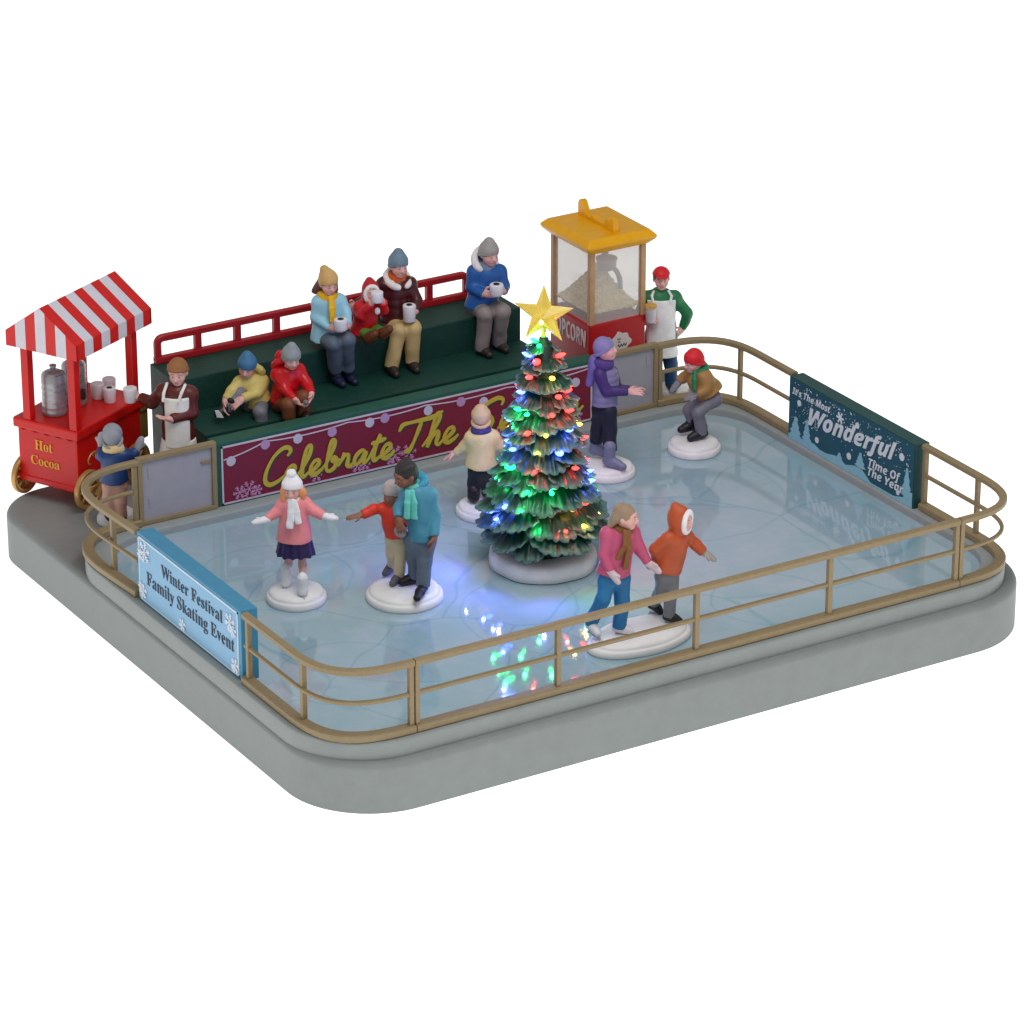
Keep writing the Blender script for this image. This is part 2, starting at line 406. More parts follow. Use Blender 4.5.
# brush script, drawn stroke by stroke (x to the right, y up, x-height about 1)
GL = {
 'C': [[(1.75, 1.95), (1.95, 2.3), (1.75, 2.62), (1.3, 2.6), (.75, 2.1), (.35, 1.2), (.3, .4), (.65, 0), (1.2, .1), (1.75, .5)]],
 'e': [[(0, .15), (.35, .35), (.75, .75), (.7, 1.08), (.42, 1.05), (.2, .65), (.22, .2), (.5, .0), (.85, .15), (1.15, .45)]],
 'l': [[(0, .15), (.35, .7), (.75, 1.6), (.85, 2.25), (.68, 2.4), (.5, 2.1), (.38, 1.2), (.35, .3), (.52, .0), (.85, .3)]],
 'b': [[(0, .15), (.4, .8), (.75, 1.7), (.8, 2.25), (.62, 2.38), (.48, 2.0), (.38, 1.1), (.38, .25), (.62, 0), (.98, .2), (1.08, .7), (.9, 1.0), (.75, .8), (.95, .65), (1.35, .75)]],
 'r': [[(0, .2), (.3, .75), (.42, 1.15), (.42, .95), (.7, .98), (.72, .55), (.7, .2), (.9, .0), (1.2, .3)]],
 'a': [[(.95, .85), (.7, 1.05), (.35, .85), (.15, .4), (.3, .05), (.6, .2), (.95, .9), (.85, .3), (.95, .02), (1.3, .35)]],
 't': [[(0, .2), (.4, 1.0), (.75, 2.0), (.5, 1.1), (.38, .35), (.52, .02), (.9, .3)], [(.1, 1.4), (.6, 1.45), (1.2, 1.6)]],
 'T': [[(.0, 1.7), (.25, 2.15), (.9, 2.2), (2.2, 2.25), (2.9, 2.55)], [(1.55, 2.25), (1.35, 1.5), (1.1, .6), (.85, .05), (.5, .05)]],
 'h': [[(0, .1), (.5, .9), (.95, 1.9), (.95, 2.4), (.75, 2.35), (.55, 1.5), (.35, .0), (.6, .7), (.95, 1.02), (1.02, .7), (.95, .2), (1.15, .0), (1.45, .35)]],
 'S': [[(2.05, 1.95), (2.1, 2.4), (1.7, 2.6), (1.05, 2.3), (.95, 1.75), (1.4, 1.3), (1.6, .75), (1.2, .15), (.5, .05), (.15, .45), (.4, .8)]],
 's': [[(0, .15), (.4, .6), (.6, 1.1), (.62, .7), (.78, .3), (.6, .0), (.3, .1), (.7, .05), (1.05, .35)]],
 'o': [[(.75, 1.0), (.4, 1.0), (.18, .5), (.35, .02), (.7, .15), (.85, .65), (.65, .98), (.85, .8), (1.25, .85)]],
 'n': [[(0, .3), (.25, .95), (.3, .0), (.55, .75), (.85, 1.0), (.92, .6), (.88, .15), (1.05, .0), (1.4, .4)]]}
ADV = {'C': 1.62, 'e': .98, 'l': .78, 'b': 1.22, 'r': 1.05, 'a': 1.18, 't': .82, 'T': 1.75, 'h': 1.3, 'S': 2.0, 's': .95, 'o': 1.1, 'n': 1.3}
def script_word(word, x0, z0, x1, xh, col, nm, dy, dx, dz, w):
    W = sum(ADV[c] for c in word); sx = (x1-x0)/W; bb = BM(); x = 0
    for c in word:
        for st in GL[c]:
            pts = [(x0+(x+px)*sx+(py*.12)*sx+dx, YF-dy, z0+py*xh+dz) for px, py in st]
            ribbon(bb, catmull(pts, 6), w, (0, -1, 0), .006, lambda t: .5+.75*math.sin(math.pi*t)**.6*(.72+.35*math.sin(10*t)))
        x += ADV[c]
    obj(nm, bb, col, ban)
YEL = paint('#c4ac3a', .45, .05, .05); DGR = paint('#294a30', .5, .05, .05)
for word, x0, z0, x1, xh in (('Celebrate', 1.53, .15, 3.36, .165), ('The', 3.42, .17, 4.26, .17), ('Season', 4.42, .18, 6.1, .165)):
    script_word(word, x0, z0, x1, xh, DGR, 'lettering_shadow', .001, .022, -.022, .052)
    script_word(word, x0, z0, x1, xh, YEL, 'lettering', .009, 0, 0, .054)

SX = .055
# light blue sign on the left railing
SB = paint('#3f8bb0', .42, .06, .1, 7)
sg = thing('sign_board', 'light blue sign on the left railing reading Winter Festival Family Skating Event', 'sign', (XL, 3.3, 0))
b = BM(); b.box((-1.07+SX, 2.03, -.012), (-.86+SX, 4.575, .845), .012); obj('frame', b, SB, sg)
b = BM(); b.box((-1.076+SX, 2.10, .035), (-1.06+SX, 4.52, .795)); obj('face', b, paint('#7cb0d4', .42, .05, .03, 5), sg)
b = BM(); ex = -1.0785+SX
for (y0, z0), (y1, z1) in (((2.10, .035), (2.10, .795)), ((2.10, .795), (4.52, .795)), ((4.52, .795), (4.52, .035)), ((4.52, .035), (2.10, .035))):
    e = .009; b.box((ex, min(y0, y1)-e, min(z0, z1)-e), (-1.07+SX, max(y0, y1)+e, max(z0, z1)+e))
obj('border_line', b, paint('#cfe2ee', .5, .03, .03), sg)
NAVY = paint('#161b2c', .5, .05, .03)
x = -1.077+SX
place_text(sg, 'Winter Festival', 'serif', (x, 3.95, .52), (x, 2.46, .53), .155, NAVY, (-1, 0, 0), depth=.006, offset=-.012)
place_text(sg, 'Family Skating Event', 'serif', (x, 4.33, .275), (x, 2.19, .285), .165, NAVY, (-1, 0, 0), depth=.006, offset=-.012)
ax, az, nr = (0, -1, 0), (0, 0, 1), (-1, 0, 0)
for y, z, r in ((4.36, .66, .13), (4.47, .60, .07), (4.43, .15, .09), (4.49, .2, .05), (3.45, .12, .075), (2.27, .62, .11), (2.20, .54, .07), (2.17, .13, .09), (2.2, .08, .05)):
    b = BM(); snowflake(b, (x, y, max(z, .05+r*.9)), r, ax, az, nr, w=.017, th=.005, rot=.3)
    obj('snowflake_print', b, paint('#d6dfea', .5, .03, .03), sg)

# dark teal sign on the right railing
sd = thing('sign_board', 'dark teal sign on the right railing with white lettering and a snowy hill', 'sign', (8.18, 3.38, 0))
b = BM(); b.box((8.096, 2.05, -.012), (8.30, 4.70, .83), .012); obj('frame', b, paint('#1d4a48', .5, .06, .1, 7), sd)
b = BM(); b.box((8.088, 2.07, .0), (8.10, 4.685, .815)); obj('face', b, paint('#1c5265', .42, .06, .03, 5), sd)
def px2(X, Y): p = U(740+X*.2832, 350+Y*.2832, x=8.086); return p[1], p[2]
x = 8.0875
hill = [px2(*q) for q in ((170, 290), (200, 310), (232, 318), (262, 332), (280, 352), (305, 366), (335, 372), (372, 405), (405, 408), (432, 425), (460, 470), (500, 505), (540, 522), (575, 520), (592, 500), (606, 505))]
hill = [(4.68, hill[0][1])]+hill[1:-1]+[(2.075, hill[-1][1])]
b = BM(); M = Matrix(((0, 0, -1, 0), (1, 0, 0, 0), (0, 1, 0, 0), (0, 0, 0, 1)))
b.prism([(2.075, .004), (4.68, .004)]+[(y, max(z, .03)) for y, z in hill], -x, -x+.004, M=M)
PALE = paint('#8fc3d2', .5, .05, .03)
for X, Yb, Yt, hw in ((195, 312, 235, 24), (235, 322, 245, 16), (350, 402, 362, 18), (424, 415, 362, 18), (587, 520, 415, 18)):
    y0, z0 = px2(X, Yb); y1, z1 = px2(X, Yt); w = hw*.2832/45
    pts = [(y0-w*.2, z0-.01)]; nT = 4
    for k in range(nT):
        f = k/nT; ww = w*(1-f)*1.0
        pts.append((y0-ww, z0+(z1-z0)*(f+.06))); pts.append((y0-ww*.55, z0+(z1-z0)*(f+.24)))
    pts.append((y0, z1)); pts += [(2*y0-a, z) for a, z in reversed(pts[:-1])]
    pts = [(min(max(a, 2.08), 4.67), max(z, .01)) for a, z in pts]
    b.prism(pts, -x+.0003*(X % 3), -x+.005+.0006*(X % 5), M=M)
obj('snowy_hill_print', b, PALE, sd)
WH2 = paint('#dfe6ea', .5, .03, .03)
b = BM()
rs = random.Random(3)
for k in range(300):
    y = 2.12+2.5*rs.random(); z = .3+.49*rs.random()
    if 2.25 < y < 4.25 and .28 < z < .56+.0*(y): 
        if rs.random() < .6: continue
    disc(b, (x, y, z), [.0035, .0045, .006, .009][rs.randrange(4)], ax, az, nr, .004, 8)
for X, Y, r in ((210, 188, .04), (272, 318, .04), (415, 267, .04), (385, 375, .045), (572, 378, .05), (558, 503, .035)):
    y, z = px2(X, Y); disc(b, (x-.002, y, z), r, ax, az, nr, .005, 14)
y, z = px2(354, 240); snowflake(b, (x, y, z), .075, ax, az, nr, w=.024, th=.006, feather=False)
obj('snow_print', b, WH2, sd)
place_text(sd, "It's The Most", 'ssbi', (x-.003, 4.61, .625), (x-.003, 3.80, .635), .085, WH2, nr, depth=.006)
place_text(sd, 'Wonderful', 'ssbi', (x-.003, 4.26, .335), (x-.003, 2.46, .49), .215, WH2, nr, depth=.008, offset=.012, shear=.18)
place_text(sd, 'Time Of', 'ssbi', (x-.003, 2.97, .235), (x-.003, 2.32, .255), .105, WH2, nr, depth=.006)
place_text(sd, 'The Year', 'ssbi', (x-.003, 2.98, .115), (x-.003, 2.25, .125), .105, WH2, nr, depth=.006)

# ------------------------------------------------------------------ bleachers
BG = paint('#123d33', .55, .12, .2, 5); 
bl_ = thing('bleachers', 'dark green stepped bleachers behind the crimson banner', 'bleachers', (3.5, 7.6, ZD))
BX0, BX1 = 1.10, 6.03
for nm, y0, y1, zt in (('step', 6.68, 6.98, .18), ('step', 6.985, 7.75, .71), ('step', 7.755, 8.45, 1.15)):
    b = BM(); b.box((BX0, y0, ZD+.002), (BX1, y1, zt), .018); obj(nm, b, BG, bl_)
RED = paint('#a3141c', .42, .08, .1, 8)
b = BM(); y = 8.40; z0, z1 = 1.15, 1.52; xa, xb = 1.19, 5.60
pth = [(xa, z0+.05)]+[(xa+.07-.07*math.cos(a), z1-.045-.07+.07*math.sin(a)) for a in np.linspace(0, math.pi/2, 6)]
b.sweep([(p, y, q) for p, q in pth]+[(xb-q, y, z) for q, z in [(.07-.07*math.cos(a), z1-.045-.07+.07*math.sin(a)) for a in np.linspace(math.pi/2, 0, 6)]]+[(xb, y, z0+.05)], .09, .08, .016, up=(0, 1, 0))
obj('top_bar', b, RED, bl_)
b = BM(); b.box((xa-.045, y-.045, z0+.002), (xb+.045, y+.045, z0+.085), .014); obj('bottom_bar', b, RED, bl_)
nb = 8
for k in range(1, nb):
    xx = xa+(xb-xa)*k/nb; b = BM(); b.box((xx-.045, y-.036, z0+.07), (xx+.045, y+.036, z1-.07), .01); obj('baluster', b, RED, bl_)
# ================================================================== hot cocoa cart
RCART = paint('#cc120e', .38, .06, .1, 8); GOLD = paint('#c79c5c', .36, .1, .1, 10, metal=.4)
cl_, cs_ = np.array([.888, .459, 0]), np.array([-.459, .888, 0])      # long and short axes of the cart
C0 = np.array([-.33, 7.56, ZD])                                        # front corner of the counter, on the deck
LL, LS = 1.40, .98
CM = Matrix(((cl_[0], cs_[0], 0, C0[0]), (cl_[1], cs_[1], 0, C0[1]), (0, 0, 1, ZD), (0, 0, 0, 1)))
cart = thing('cocoa_cart', 'red hot cocoa cart with red and white striped canopy and golden wheels', 'cart', tuple(C0+cl_*LL/2+cs_*LS/2))
HC = 1.05
b = BM(); b.box((.045, .045, .25), (LL-.07, LS-.04, HC-.10), .02, M=CM); obj('body', b, RCART, cart)
b = BM(); b.box((.03, .03, .22), (LL-.05, LS-.025, .30), .015, M=CM); obj('plinth', b, RCART, cart)
b = BM(); b.box((0, 0, HC-.13), (LL, LS, HC), .025, M=CM); obj('counter', b, RCART, cart)
b = BM()   # scalloped trim under the counter
for (ax0, ay0, ax1, ay1, n, nx, ny) in ((0.02, .05, .02, LS-.05, 5, -1, 0), (.05, .02, LL-.05, .02, 7, 0, -1)):
    for k in range(n):
        t0, t1 = k/n, (k+1)/n
        pts = [(ax0+(ax1-ax0)*(t0+(t1-t0)*q/8), ay0+(ay1-ay0)*(t0+(t1-t0)*q/8), HC-.125-.035*math.sin(math.pi*q/8)) for q in range(9)]
        pts = [V((p[0]-nx*.02, p[1]-ny*.02, p[2])) for p in pts]
        b.tube([CM @ p for p in pts], .012, 6)
obj('scallop_trim', b, RCART, cart)
# posts
ZE = 2.03
for px_, py_ in ((.07, .07), (LL-.17, .07), (LL-.17, LS-.13), (.07, LS-.21)):
    b = BM(); b.box((px_-.055, py_-.055, HC-.005), (px_+.055, py_+.055, ZE+.06), .012, M=CM); obj('post', b, RCART, cart)
# striped canopy: bands run down both slopes and over the hanging edge
STR, STW = paint('#cf1712', .42, .05, .08, 8), paint('#d3d0d9', .45, .04, .08, 8)
b = BM(); x0, x1, y0, y1 = -.03, LL+.08, -.07, LS+.01; zr, ze, zv = 2.565, 2.185, 1.985; ym = (y0+y1)/2; th = .035
n = 9
for k in range(n):
    a0, a1 = x0+(x1-x0)*k/n, x0+(x1-x0)*(k+1)/n
    mi = k % 2
    for sg in (0, 1):
        ye = y0 if sg == 0 else y1; yi = ye+(th if sg == 0 else -th)
        sec = [(ym, zr), (ye, ze), (ye, zv), (yi, zv), (yi, ze-.01), (ym, zr-th*1.1)]
        vs = [CM @ V((a, y, z)) for a in (a0, a1) for y, z in sec]
        b.add(vs, [(q, (q+1) % 6, 6+(q+1) % 6, 6+q) for q in range(6)]+[tuple(range(6)), tuple(range(6, 12))], mi)
m = 7
def rz_(y): return ze+(zr-ze)*(1-abs(y-ym)/(ym-y0))
for xe, xi in ((x0-.004, x0+.03), (x1+.004, x1-.03)):
    for k in range(m):
        q0, q1 = y0+(y1-y0)*k/m, y0+(y1-y0)*(k+1)/m
        ys = [q0, q1] if not (q0 < ym-1e-4 < ym+1e-4 < q1) else [q0, ym, q1]
        sec = [(q0, zv+.004), (q1, zv+.004)]+[(y, rz_(y)-.006) for y in reversed(ys)]
        vs = [CM @ V((x, y, z)) for x in (xe, xi) for y, z in sec]; c = len(sec)
        b.add(vs, [(q, (q+1) % c, c+(q+1) % c, c+q) for q in range(c)]+[tuple(range(c)), tuple(range(c, 2*c))], k % 2)
obj('canopy', b, [STR, STW], cart)
# wheels
def wheel(bm_parts, cx, cy):
    r = .25; M = CM @ Matrix.Translation((cx, cy, r+.002)) @ Matrix.Rotation(math.pi/2, 4, 'X')
    h = thing_part('wheel', cart)
    b = BM(); b.lathe([(r-.05, -.03), (r-.008, -.034), (r, -.026), (r, .026), (r-.008, .034), (r-.05, .03), (r-.05, -.03)], n=36, M=M); obj('rim', b, GOLD, h)
    b = BM(); b.lathe([(.0, -.05), (.05, -.05), (.055, -.03), (.055, .03), (.05, .05), (0, .05)], n=16, M=M); obj('hub', b, GOLD, h)
    for k in range(8):
        a = 2*math.pi*k/8; b = BM()
        b.tube([M @ V((.045*math.cos(a), .045*math.sin(a), 0)), M @ V(((r-.04)*math.cos(a), (r-.04)*math.sin(a), 0))], [.02, .014], 8); obj('spoke', b, GOLD, h)
def thing_part(name, parent):
    o = bpy.data.objects.new(name, None); COL.objects.link(o); o.empty_display_size = .05; o.parent = parent; MW[o.name] = MW[parent.name]; return o
for cx, cy in ((.15, -.02), (.16, LS-.03), (LL-.25, -.01), (LL-.25, LS+.01)): wheel(None, cx, cy)
b = BM()
for cx in (.17, LL-.25): b.tube([CM @ V((cx, -.0, .252)), CM @ V((cx, LS, .252))], .03, 10)
obj('axle', b, GOLD, cart)
YL = paint('#e0a024', .42, .05, .03)
nl = -cl_
def cpt(x, y, z): return np.array(CM @ V((x, y, z)))
place_text(cart, 'Hot', 'serif', cpt(.041, .68, .675), cpt(.041, .415, .675), .13, YL, nl, depth=.008)
place_text(cart, 'Cocoa', 'serif', cpt(.041, .75, .475), cpt(.041, .315, .475), .12, YL, nl, depth=.008)
b = BM()    # golden scrollwork on the long side
for ox in (.36, .78):
    for sg in (1, -1):
        pts = [CM @ V((ox+sg*(.02+.16*t)*math.cos(4.2*t)*.8,   .041, .62+.10*t*math.sin(5*t))) for t in np.linspace(0, 1, 16)]
        b.tube(pts, .011, 6)
obj('scroll_ornament', b, GOLD, cart)
b = BM(); b.box((LL-.07, .05, .46), (LL+.10, .20, .92), .02, M=CM); b.box((LL-.07, .02, .84), (LL+.22, .24, .945), .02, M=CM)
obj('end_shelf', b, paint('#7c5a2c', .5, .08, .1), cart)

# urns on the counter
STEEL = paint('#a3a3a6', .32, .07, .15, 8, metal=.45)
def urn(u, v, label, spigot):
    p = U(u, v, z=ZD+HC); p[2] += .001
    t = thing('drinks_urn', label, 'urn', tuple(p), 0, 'silver urns on the cocoa cart')
    b = BM(); r = .15; pr = [(r*.96, 0), (r, .015)]
    for k in range(6):
        z = .03+k*.075; pr += [(r, z), (r*1.03, z+.012), (r, z+.024)]
    pr += [(r, .50), (r*.93, .52), (r*.93, .525)]
    b.lathe(pr, tuple(p), 32); obj('tank', b, STEEL, t)
    b = BM(); b.lathe([(r*.93, .526), (r*.6, .555), (r*.2, .565), (.035, .568), (.035, .60), (.045, .61), (.045, .63), (.0, .64)], tuple(p), 24); obj('lid', b, STEEL, t)
    if spigot:
        M = Matrix.Translation(V(p)) @ Matrix.Rotation(AZ, 4, 'Z')
        b = BM(); b.box((.08, -.20, .12), (.155, -.10, .23), .015, M=M); obj('spigot', b, paint('#1c1a1c', .35, .05, .05), t)
    return t
urn(55, 413, 'ribbed silver urn nearest the Hot Cocoa end of the cart counter', False)
urn(75, 403, 'silver urn with a black tap behind the front canopy post', True)
CUPM, COCOA = paint('#e4e1e6', .4, .04, .06), paint('#1d1512', .35, .05, .05)
def cup(p, label, r=.075, h=.17, fill=True, tilt=None, group=None, taper=.92, ax=None, handle=None):
    t = thing('cup', label, 'cup', tuple(p), 0, group)
    M = Matrix.Translation(V(p))
    if ax is not None: M = M @ V((0, 0, 1)).rotation_difference(V(ax).normalized()).to_matrix().to_4x4()
    b = BM(); b.lathe([(r*taper*.9, 0), (r*taper, .012), (r, h-.01), (r*.96, h+.004), (r*.90, h+.008), (r*.6, h+.006), (0, h+.004)], n=24, M=M); obj('vessel', b, CUPM, t)
    if fill:
        b = BM(); b.lathe([(r*.47, h+.0), (r*.45, h+.012), (0, h+.013)], n=20, M=M, sq=(1, 1)); obj('drink', b, COCOA, t)
    if handle is not None:
        b = BM(); pts = [M @ V((math.cos(handle)*(r*.95+.05*math.sin(a)), math.sin(handle)*(r*.95+.05*math.sin(a)), h*.5+.055*math.cos(a))) for a in np.linspace(.1, math.pi-.1, 9)]
        b.tube(pts, .012, 8); obj('handle', b, CUPM, t)
    return t
gm = 'cups of cocoa on the cart counter'
cup(U(98, 398, z=ZD+HC), 'leftmost lidded white cup on the cart counter', .085, .19, False, group=gm)
cup(U(109.5, 393, z=ZD+HC), 'white cup at the back of the trio on the cart counter', .085, .19, False, group=gm)
cup(U(110, 402, z=ZD+HC), 'open white cup of cocoa at the front of the trio on the counter', .078, .185, True, group=gm)

# ================================================================== popcorn machine
px0, px1, py0, py1 = 6.60, 7.44, 7.00, 7.96
POP = thing('popcorn_machine', 'popcorn machine with yellow roof and red base in the far corner', 'popcorn machine', ((px0+px1)/2, (py0+py1)/2, ZD))
zb, zt = 1.02, 1.985
PR = paint('#b51219', .38, .06, .08, 8)
b = BM(); b.box((px0, py0, ZD+.002), (px1, py1, zb), .02); obj('base', b, PR, POP)
WD = paint('#bb946a', .48, .1, .15, 10)
for x, y in ((px0, py0), (px1, py0), (px1, py1), (px0, py1)):
    b = BM(); cx = x+(.036 if x == px0 else -.036); cy = y+(.036 if y == py0 else -.036)
    b.box((cx-.036, cy-.036, zb+.001), (cx+.036, cy+.036, zt), .008); obj('corner_post', b, WD, POP)
GLS = bpy.data.materials.new('misty_pane'); GLS.use_nodes = True
gN, gL = GLS.node_tree.nodes, GLS.node_tree.links; pbs = gN['Principled BSDF']
pbs.inputs['Base Color'].default_value = (.8, .79, .75, 1); pbs.inputs['Roughness'].default_value = .12; pbs.inputs['Alpha'].default_value = .30
for p0, p1 in (((px0+.08, py0+.03), (px1-.08, py0+.04)), ((px0+.03, py0+.08), (px0+.04, py1-.08)), ((px0+.08, py1-.04), (px1-.08, py1-.03)), ((px1-.04, py0+.08), (px1-.03, py1-.08))):
    b = BM(); b.box((*p0, zb+.002), (*p1, zt-.002)); obj('glass_pane', b, GLS, POP)
YR = paint('#e8a702', .4, .06, .1, 8)
ov = .10; X0, X1, Y0, Y1 = px0-ov, px1+ov, py0-ov, py1+ov
b = BM(); lv = [(ov-.01, zt-.0), (.02, zt+.07), (0, zt+.10), (0, zt+.13), (.07, zt+.20), (.085, zt+.205)]
vs = []; fs = []
for i, z in lv: vs += [(X0+i, Y0+i, z), (X1-i, Y0+i, z), (X1-i, Y1-i, z), (X0+i, Y1-i, z)]
for q in range(len(lv)-1):
    for k in range(4): fs.append((q*4+k, q*4+(k+1) % 4, q*4+4+(k+1) % 4, q*4+4+k))
fs += [(0, 1, 2, 3), tuple(4*(len(lv)-1)+k for k in (3, 2, 1, 0))]
b.add(vs, fs); rf = obj('roof', b, YR, POP)
bvm = rf.modifiers.new('edge', 'BEVEL'); bvm.width = .012; bvm.segments = 2
# crest on the roof: a low bar with raised ends, one taller
b = BM(); zc = zt+.205; mx = (px0+px1)/2; M = Matrix(((0, 0, 1, mx), (1, 0, 0, 0), (0, 1, 0, zc-.004), (0, 0, 0, 1)))
ya, yb = py0+.06, py1-.06; Lc = yb-ya
prof = [(0, 0), (Lc, 0), (Lc-.0, .17), (Lc-.03, .215), (Lc-.08, .21), (Lc-.17, .06), (Lc*.66, .05), (Lc*.60, .09), (Lc*.53, .055), (.24, .055), (.16, .15), (.11, .13), (.06, .185), (.0, .16)]
b.prism([(ya+p, q) for p, q in prof], -.045, .045, bev=.010, M=M); obj('roof_crest', b, YR, rf)
# popcorn heap: hundreds of little puffs over a cone, one soft mass
b = BM(); rs = random.Random(5); cxp, cyp = (px0+px1)/2+.0, (py0+py1)/2+.02
hx, hy = (px1-px0)/2-.055, (py1-py0)/2-.055
ico = bmesh.new(); bmesh.ops.create_icosphere(ico, subdivisions=1, radius=1); iv = [v.co.copy() for v in ico.verts]; ifc = [[v.index for v in f.verts] for f in ico.faces]; ico.free()
def heapz(x, y): return zb+.14+.47*max(0, 1-max(abs(x-cxp)/hx, abs(y-cyp)/hy)*.55-.45*math.hypot((x-cxp)/hx, (y-cyp)/hy))
for k in range(1900):
    x = cxp+hx*rs.uniform(-1, 1); y = cyp+hy*rs.uniform(-1, 1); z = heapz(x, y)+rs.uniform(-.02, .012); r = rs.uniform(.016, .027)
    R = Matrix.Rotation(rs.uniform(0, 6.3), 3, (rs.random(), rs.random(), rs.random()+.01))
    b.add([R @ V((v.x*r*rs.uniform(.75, 1.25), v.y*r*rs.uniform(.75, 1.25), v.z*r*rs.uniform(.75, 1.2)))+V((x, y, z)) for v in iv], ifc, 0, True)
vs = []; fs = []; nn = 14
for i in range(nn+1):
    for j in range(nn+1):
        x = cxp-hx+2*hx*i/nn; y = cyp-hy+2*hy*j/nn; vs.append((x, y, heapz(x, y)-.015))
for i in range(nn):
    for j in range(nn): fs.append((i*(nn+1)+j, (i+1)*(nn+1)+j, (i+1)*(nn+1)+j+1, i*(nn+1)+j+1))
b.add(vs, fs, 0, True)
pc = obj('popcorn_heap', b, paint('#f6e6b4', .6, .14, .2, 14), POP); pc['kind'] = 'stuff'
# kettle hanging inside
kx, ky, kz = mx+.05, py0+.36, 1.70
b = BM(); b.lathe([(.10, -.10), (.125, -.085), (.13, .02), (.14, .03), (.14, .05), (.125, .05), (.118, .0), (0, -.02)], (kx, ky, kz), 28)
kt = obj('kettle', b, STEEL, POP)
b = BM(); b.tube([(kx, ky, kz+.03), (kx, ky, zt)], .02, 8); obj('hanger', b, STEEL, kt)
b = BM(); b.sweep([(kx+.06, ky-.10, kz-.08), (kx+.08, ky-.13, kz-.12), (kx+.10, ky-.16, kz-.20), (kx+.10, ky-.18, kz-.33)], .07, .05, .012, up=(1, 0, 0)); obj('spout', b, STEEL, kt)
CREAM = paint('#d9cfc9', .5, .04, .04)
place_text(POP, 'POPCORN', 'ssb', (px0-.001, py1-.06, .70), (px0-.001, py0+.10, .70), .22, CREAM, (-1, 0, 0), depth=.006)
# little paper label on the front
b = BM(); lx, lz = (px0+px1)/2+.05, .72
prof = [(lx+(.14+.012*math.cos(7*a+.5)+.01*math.cos(4*a))*math.cos(a), lz+(.135+.014*math.cos(6*a+1)+.01*math.cos(3*a))*math.sin(a)) for a in np.linspace(0, 2*math.pi, 48, endpoint=False)]
M = Matrix(((1, 0, 0, 0), (0, 0, 1, py0-.003), (0, 1, 0, 0), (0, 0, 0, 1)))
b.prism(prof, -.004, .004, M=M); lab = obj('paper_label', b, CREAM, POP)
b = BM(); INK = paint('#4a4450', .5, .05, .02)
for x_, z_, w_ in ((lx-.06, lz+.045, .05), (lx-.05, lz+.005, .035)):
    ribbon(b, [(x_+w_*t, py0-.0075, z_+.008*math.sin(14*t)) for t in np.linspace(0, 1, 10)], .009, (0, -1, 0), .002)
ribbon(b, [(lx-.05+.13*t, py0-.0075, lz-.05+.018*math.sin(20*t)+.01*t) for t in np.linspace(0, 1, 24)], .013, (0, -1, 0), .002)
obj('ink_scrawl', b, INK, lab)

# ================================================================== christmas tree
TB = U(543, 563.5, z=ZI)
TR = thing('christmas_tree', 'lit green ceramic Christmas tree with golden star standing on the ice', 'tree', tuple(TB))
SNOW = paint('#ebe9e8', .5, .05, .15, 6)
b = BM(); n = 56; vs = []; fs = []; prof = [(.60, .003), (.628, .02), (.635, .10), (.625, .17), (.59, .215), (.5, .235), (.3, .25)]
for r, z in prof:
    for k in range(n):
        a = 2*math.pi*k/n; q = 1+.012*math.sin(5*a+1)+.01*math.sin(9*a); vs.append((TB[0]+r*q*math.cos(a), TB[1]+r*q*math.sin(a), TB[2]+z+(.008*math.sin(7*a) if z > .05 else 0)))
for i in range(len(prof)-1):
    for k in range(n): fs.append((i*n+k, i*n+(k+1) % n, (i+1)*n+(k+1) % n, (i+1)*n+k))
fs += [tuple(reversed(range(n))), tuple(range((len(prof)-1)*n, len(prof)*n))]
b.add(vs, fs, 0, True); obj('snow_mound', b, paint('#f4f2f3', .5, .04, .15, 6), TR)
TG = bpy.data.materials.new('ceramic_needles'); TG.use_nodes = True
tN, tL = TG.node_tree.nodes, TG.node_tree.links; tb = tN['Principled BSDF']
at = tN.new('ShaderNodeAttribute'); at.attribute_name = 'Col'; tL.new(at.outputs['Color'], tb.inputs['Base Color'])
tb.inputs['Roughness'].default_value = .38; tb.inputs['Specular IOR Level'].default_value = .35; tb.inputs['Coat Weight'].default_value = .08; tb.inputs['Coat Roughness'].default_value = .15
tb.inputs['Transmission Weight'].default_value = .0
b = BM(); b.lathe([(.40, .22), (.55, .40), (.42, 1.1), (.22, 2.05), (.10, 2.78), (.0, 2.82)], tuple(TB), 40)
core = obj('trunk', b, paint('#0c2a22', .45, .1, .2, 10), TR)
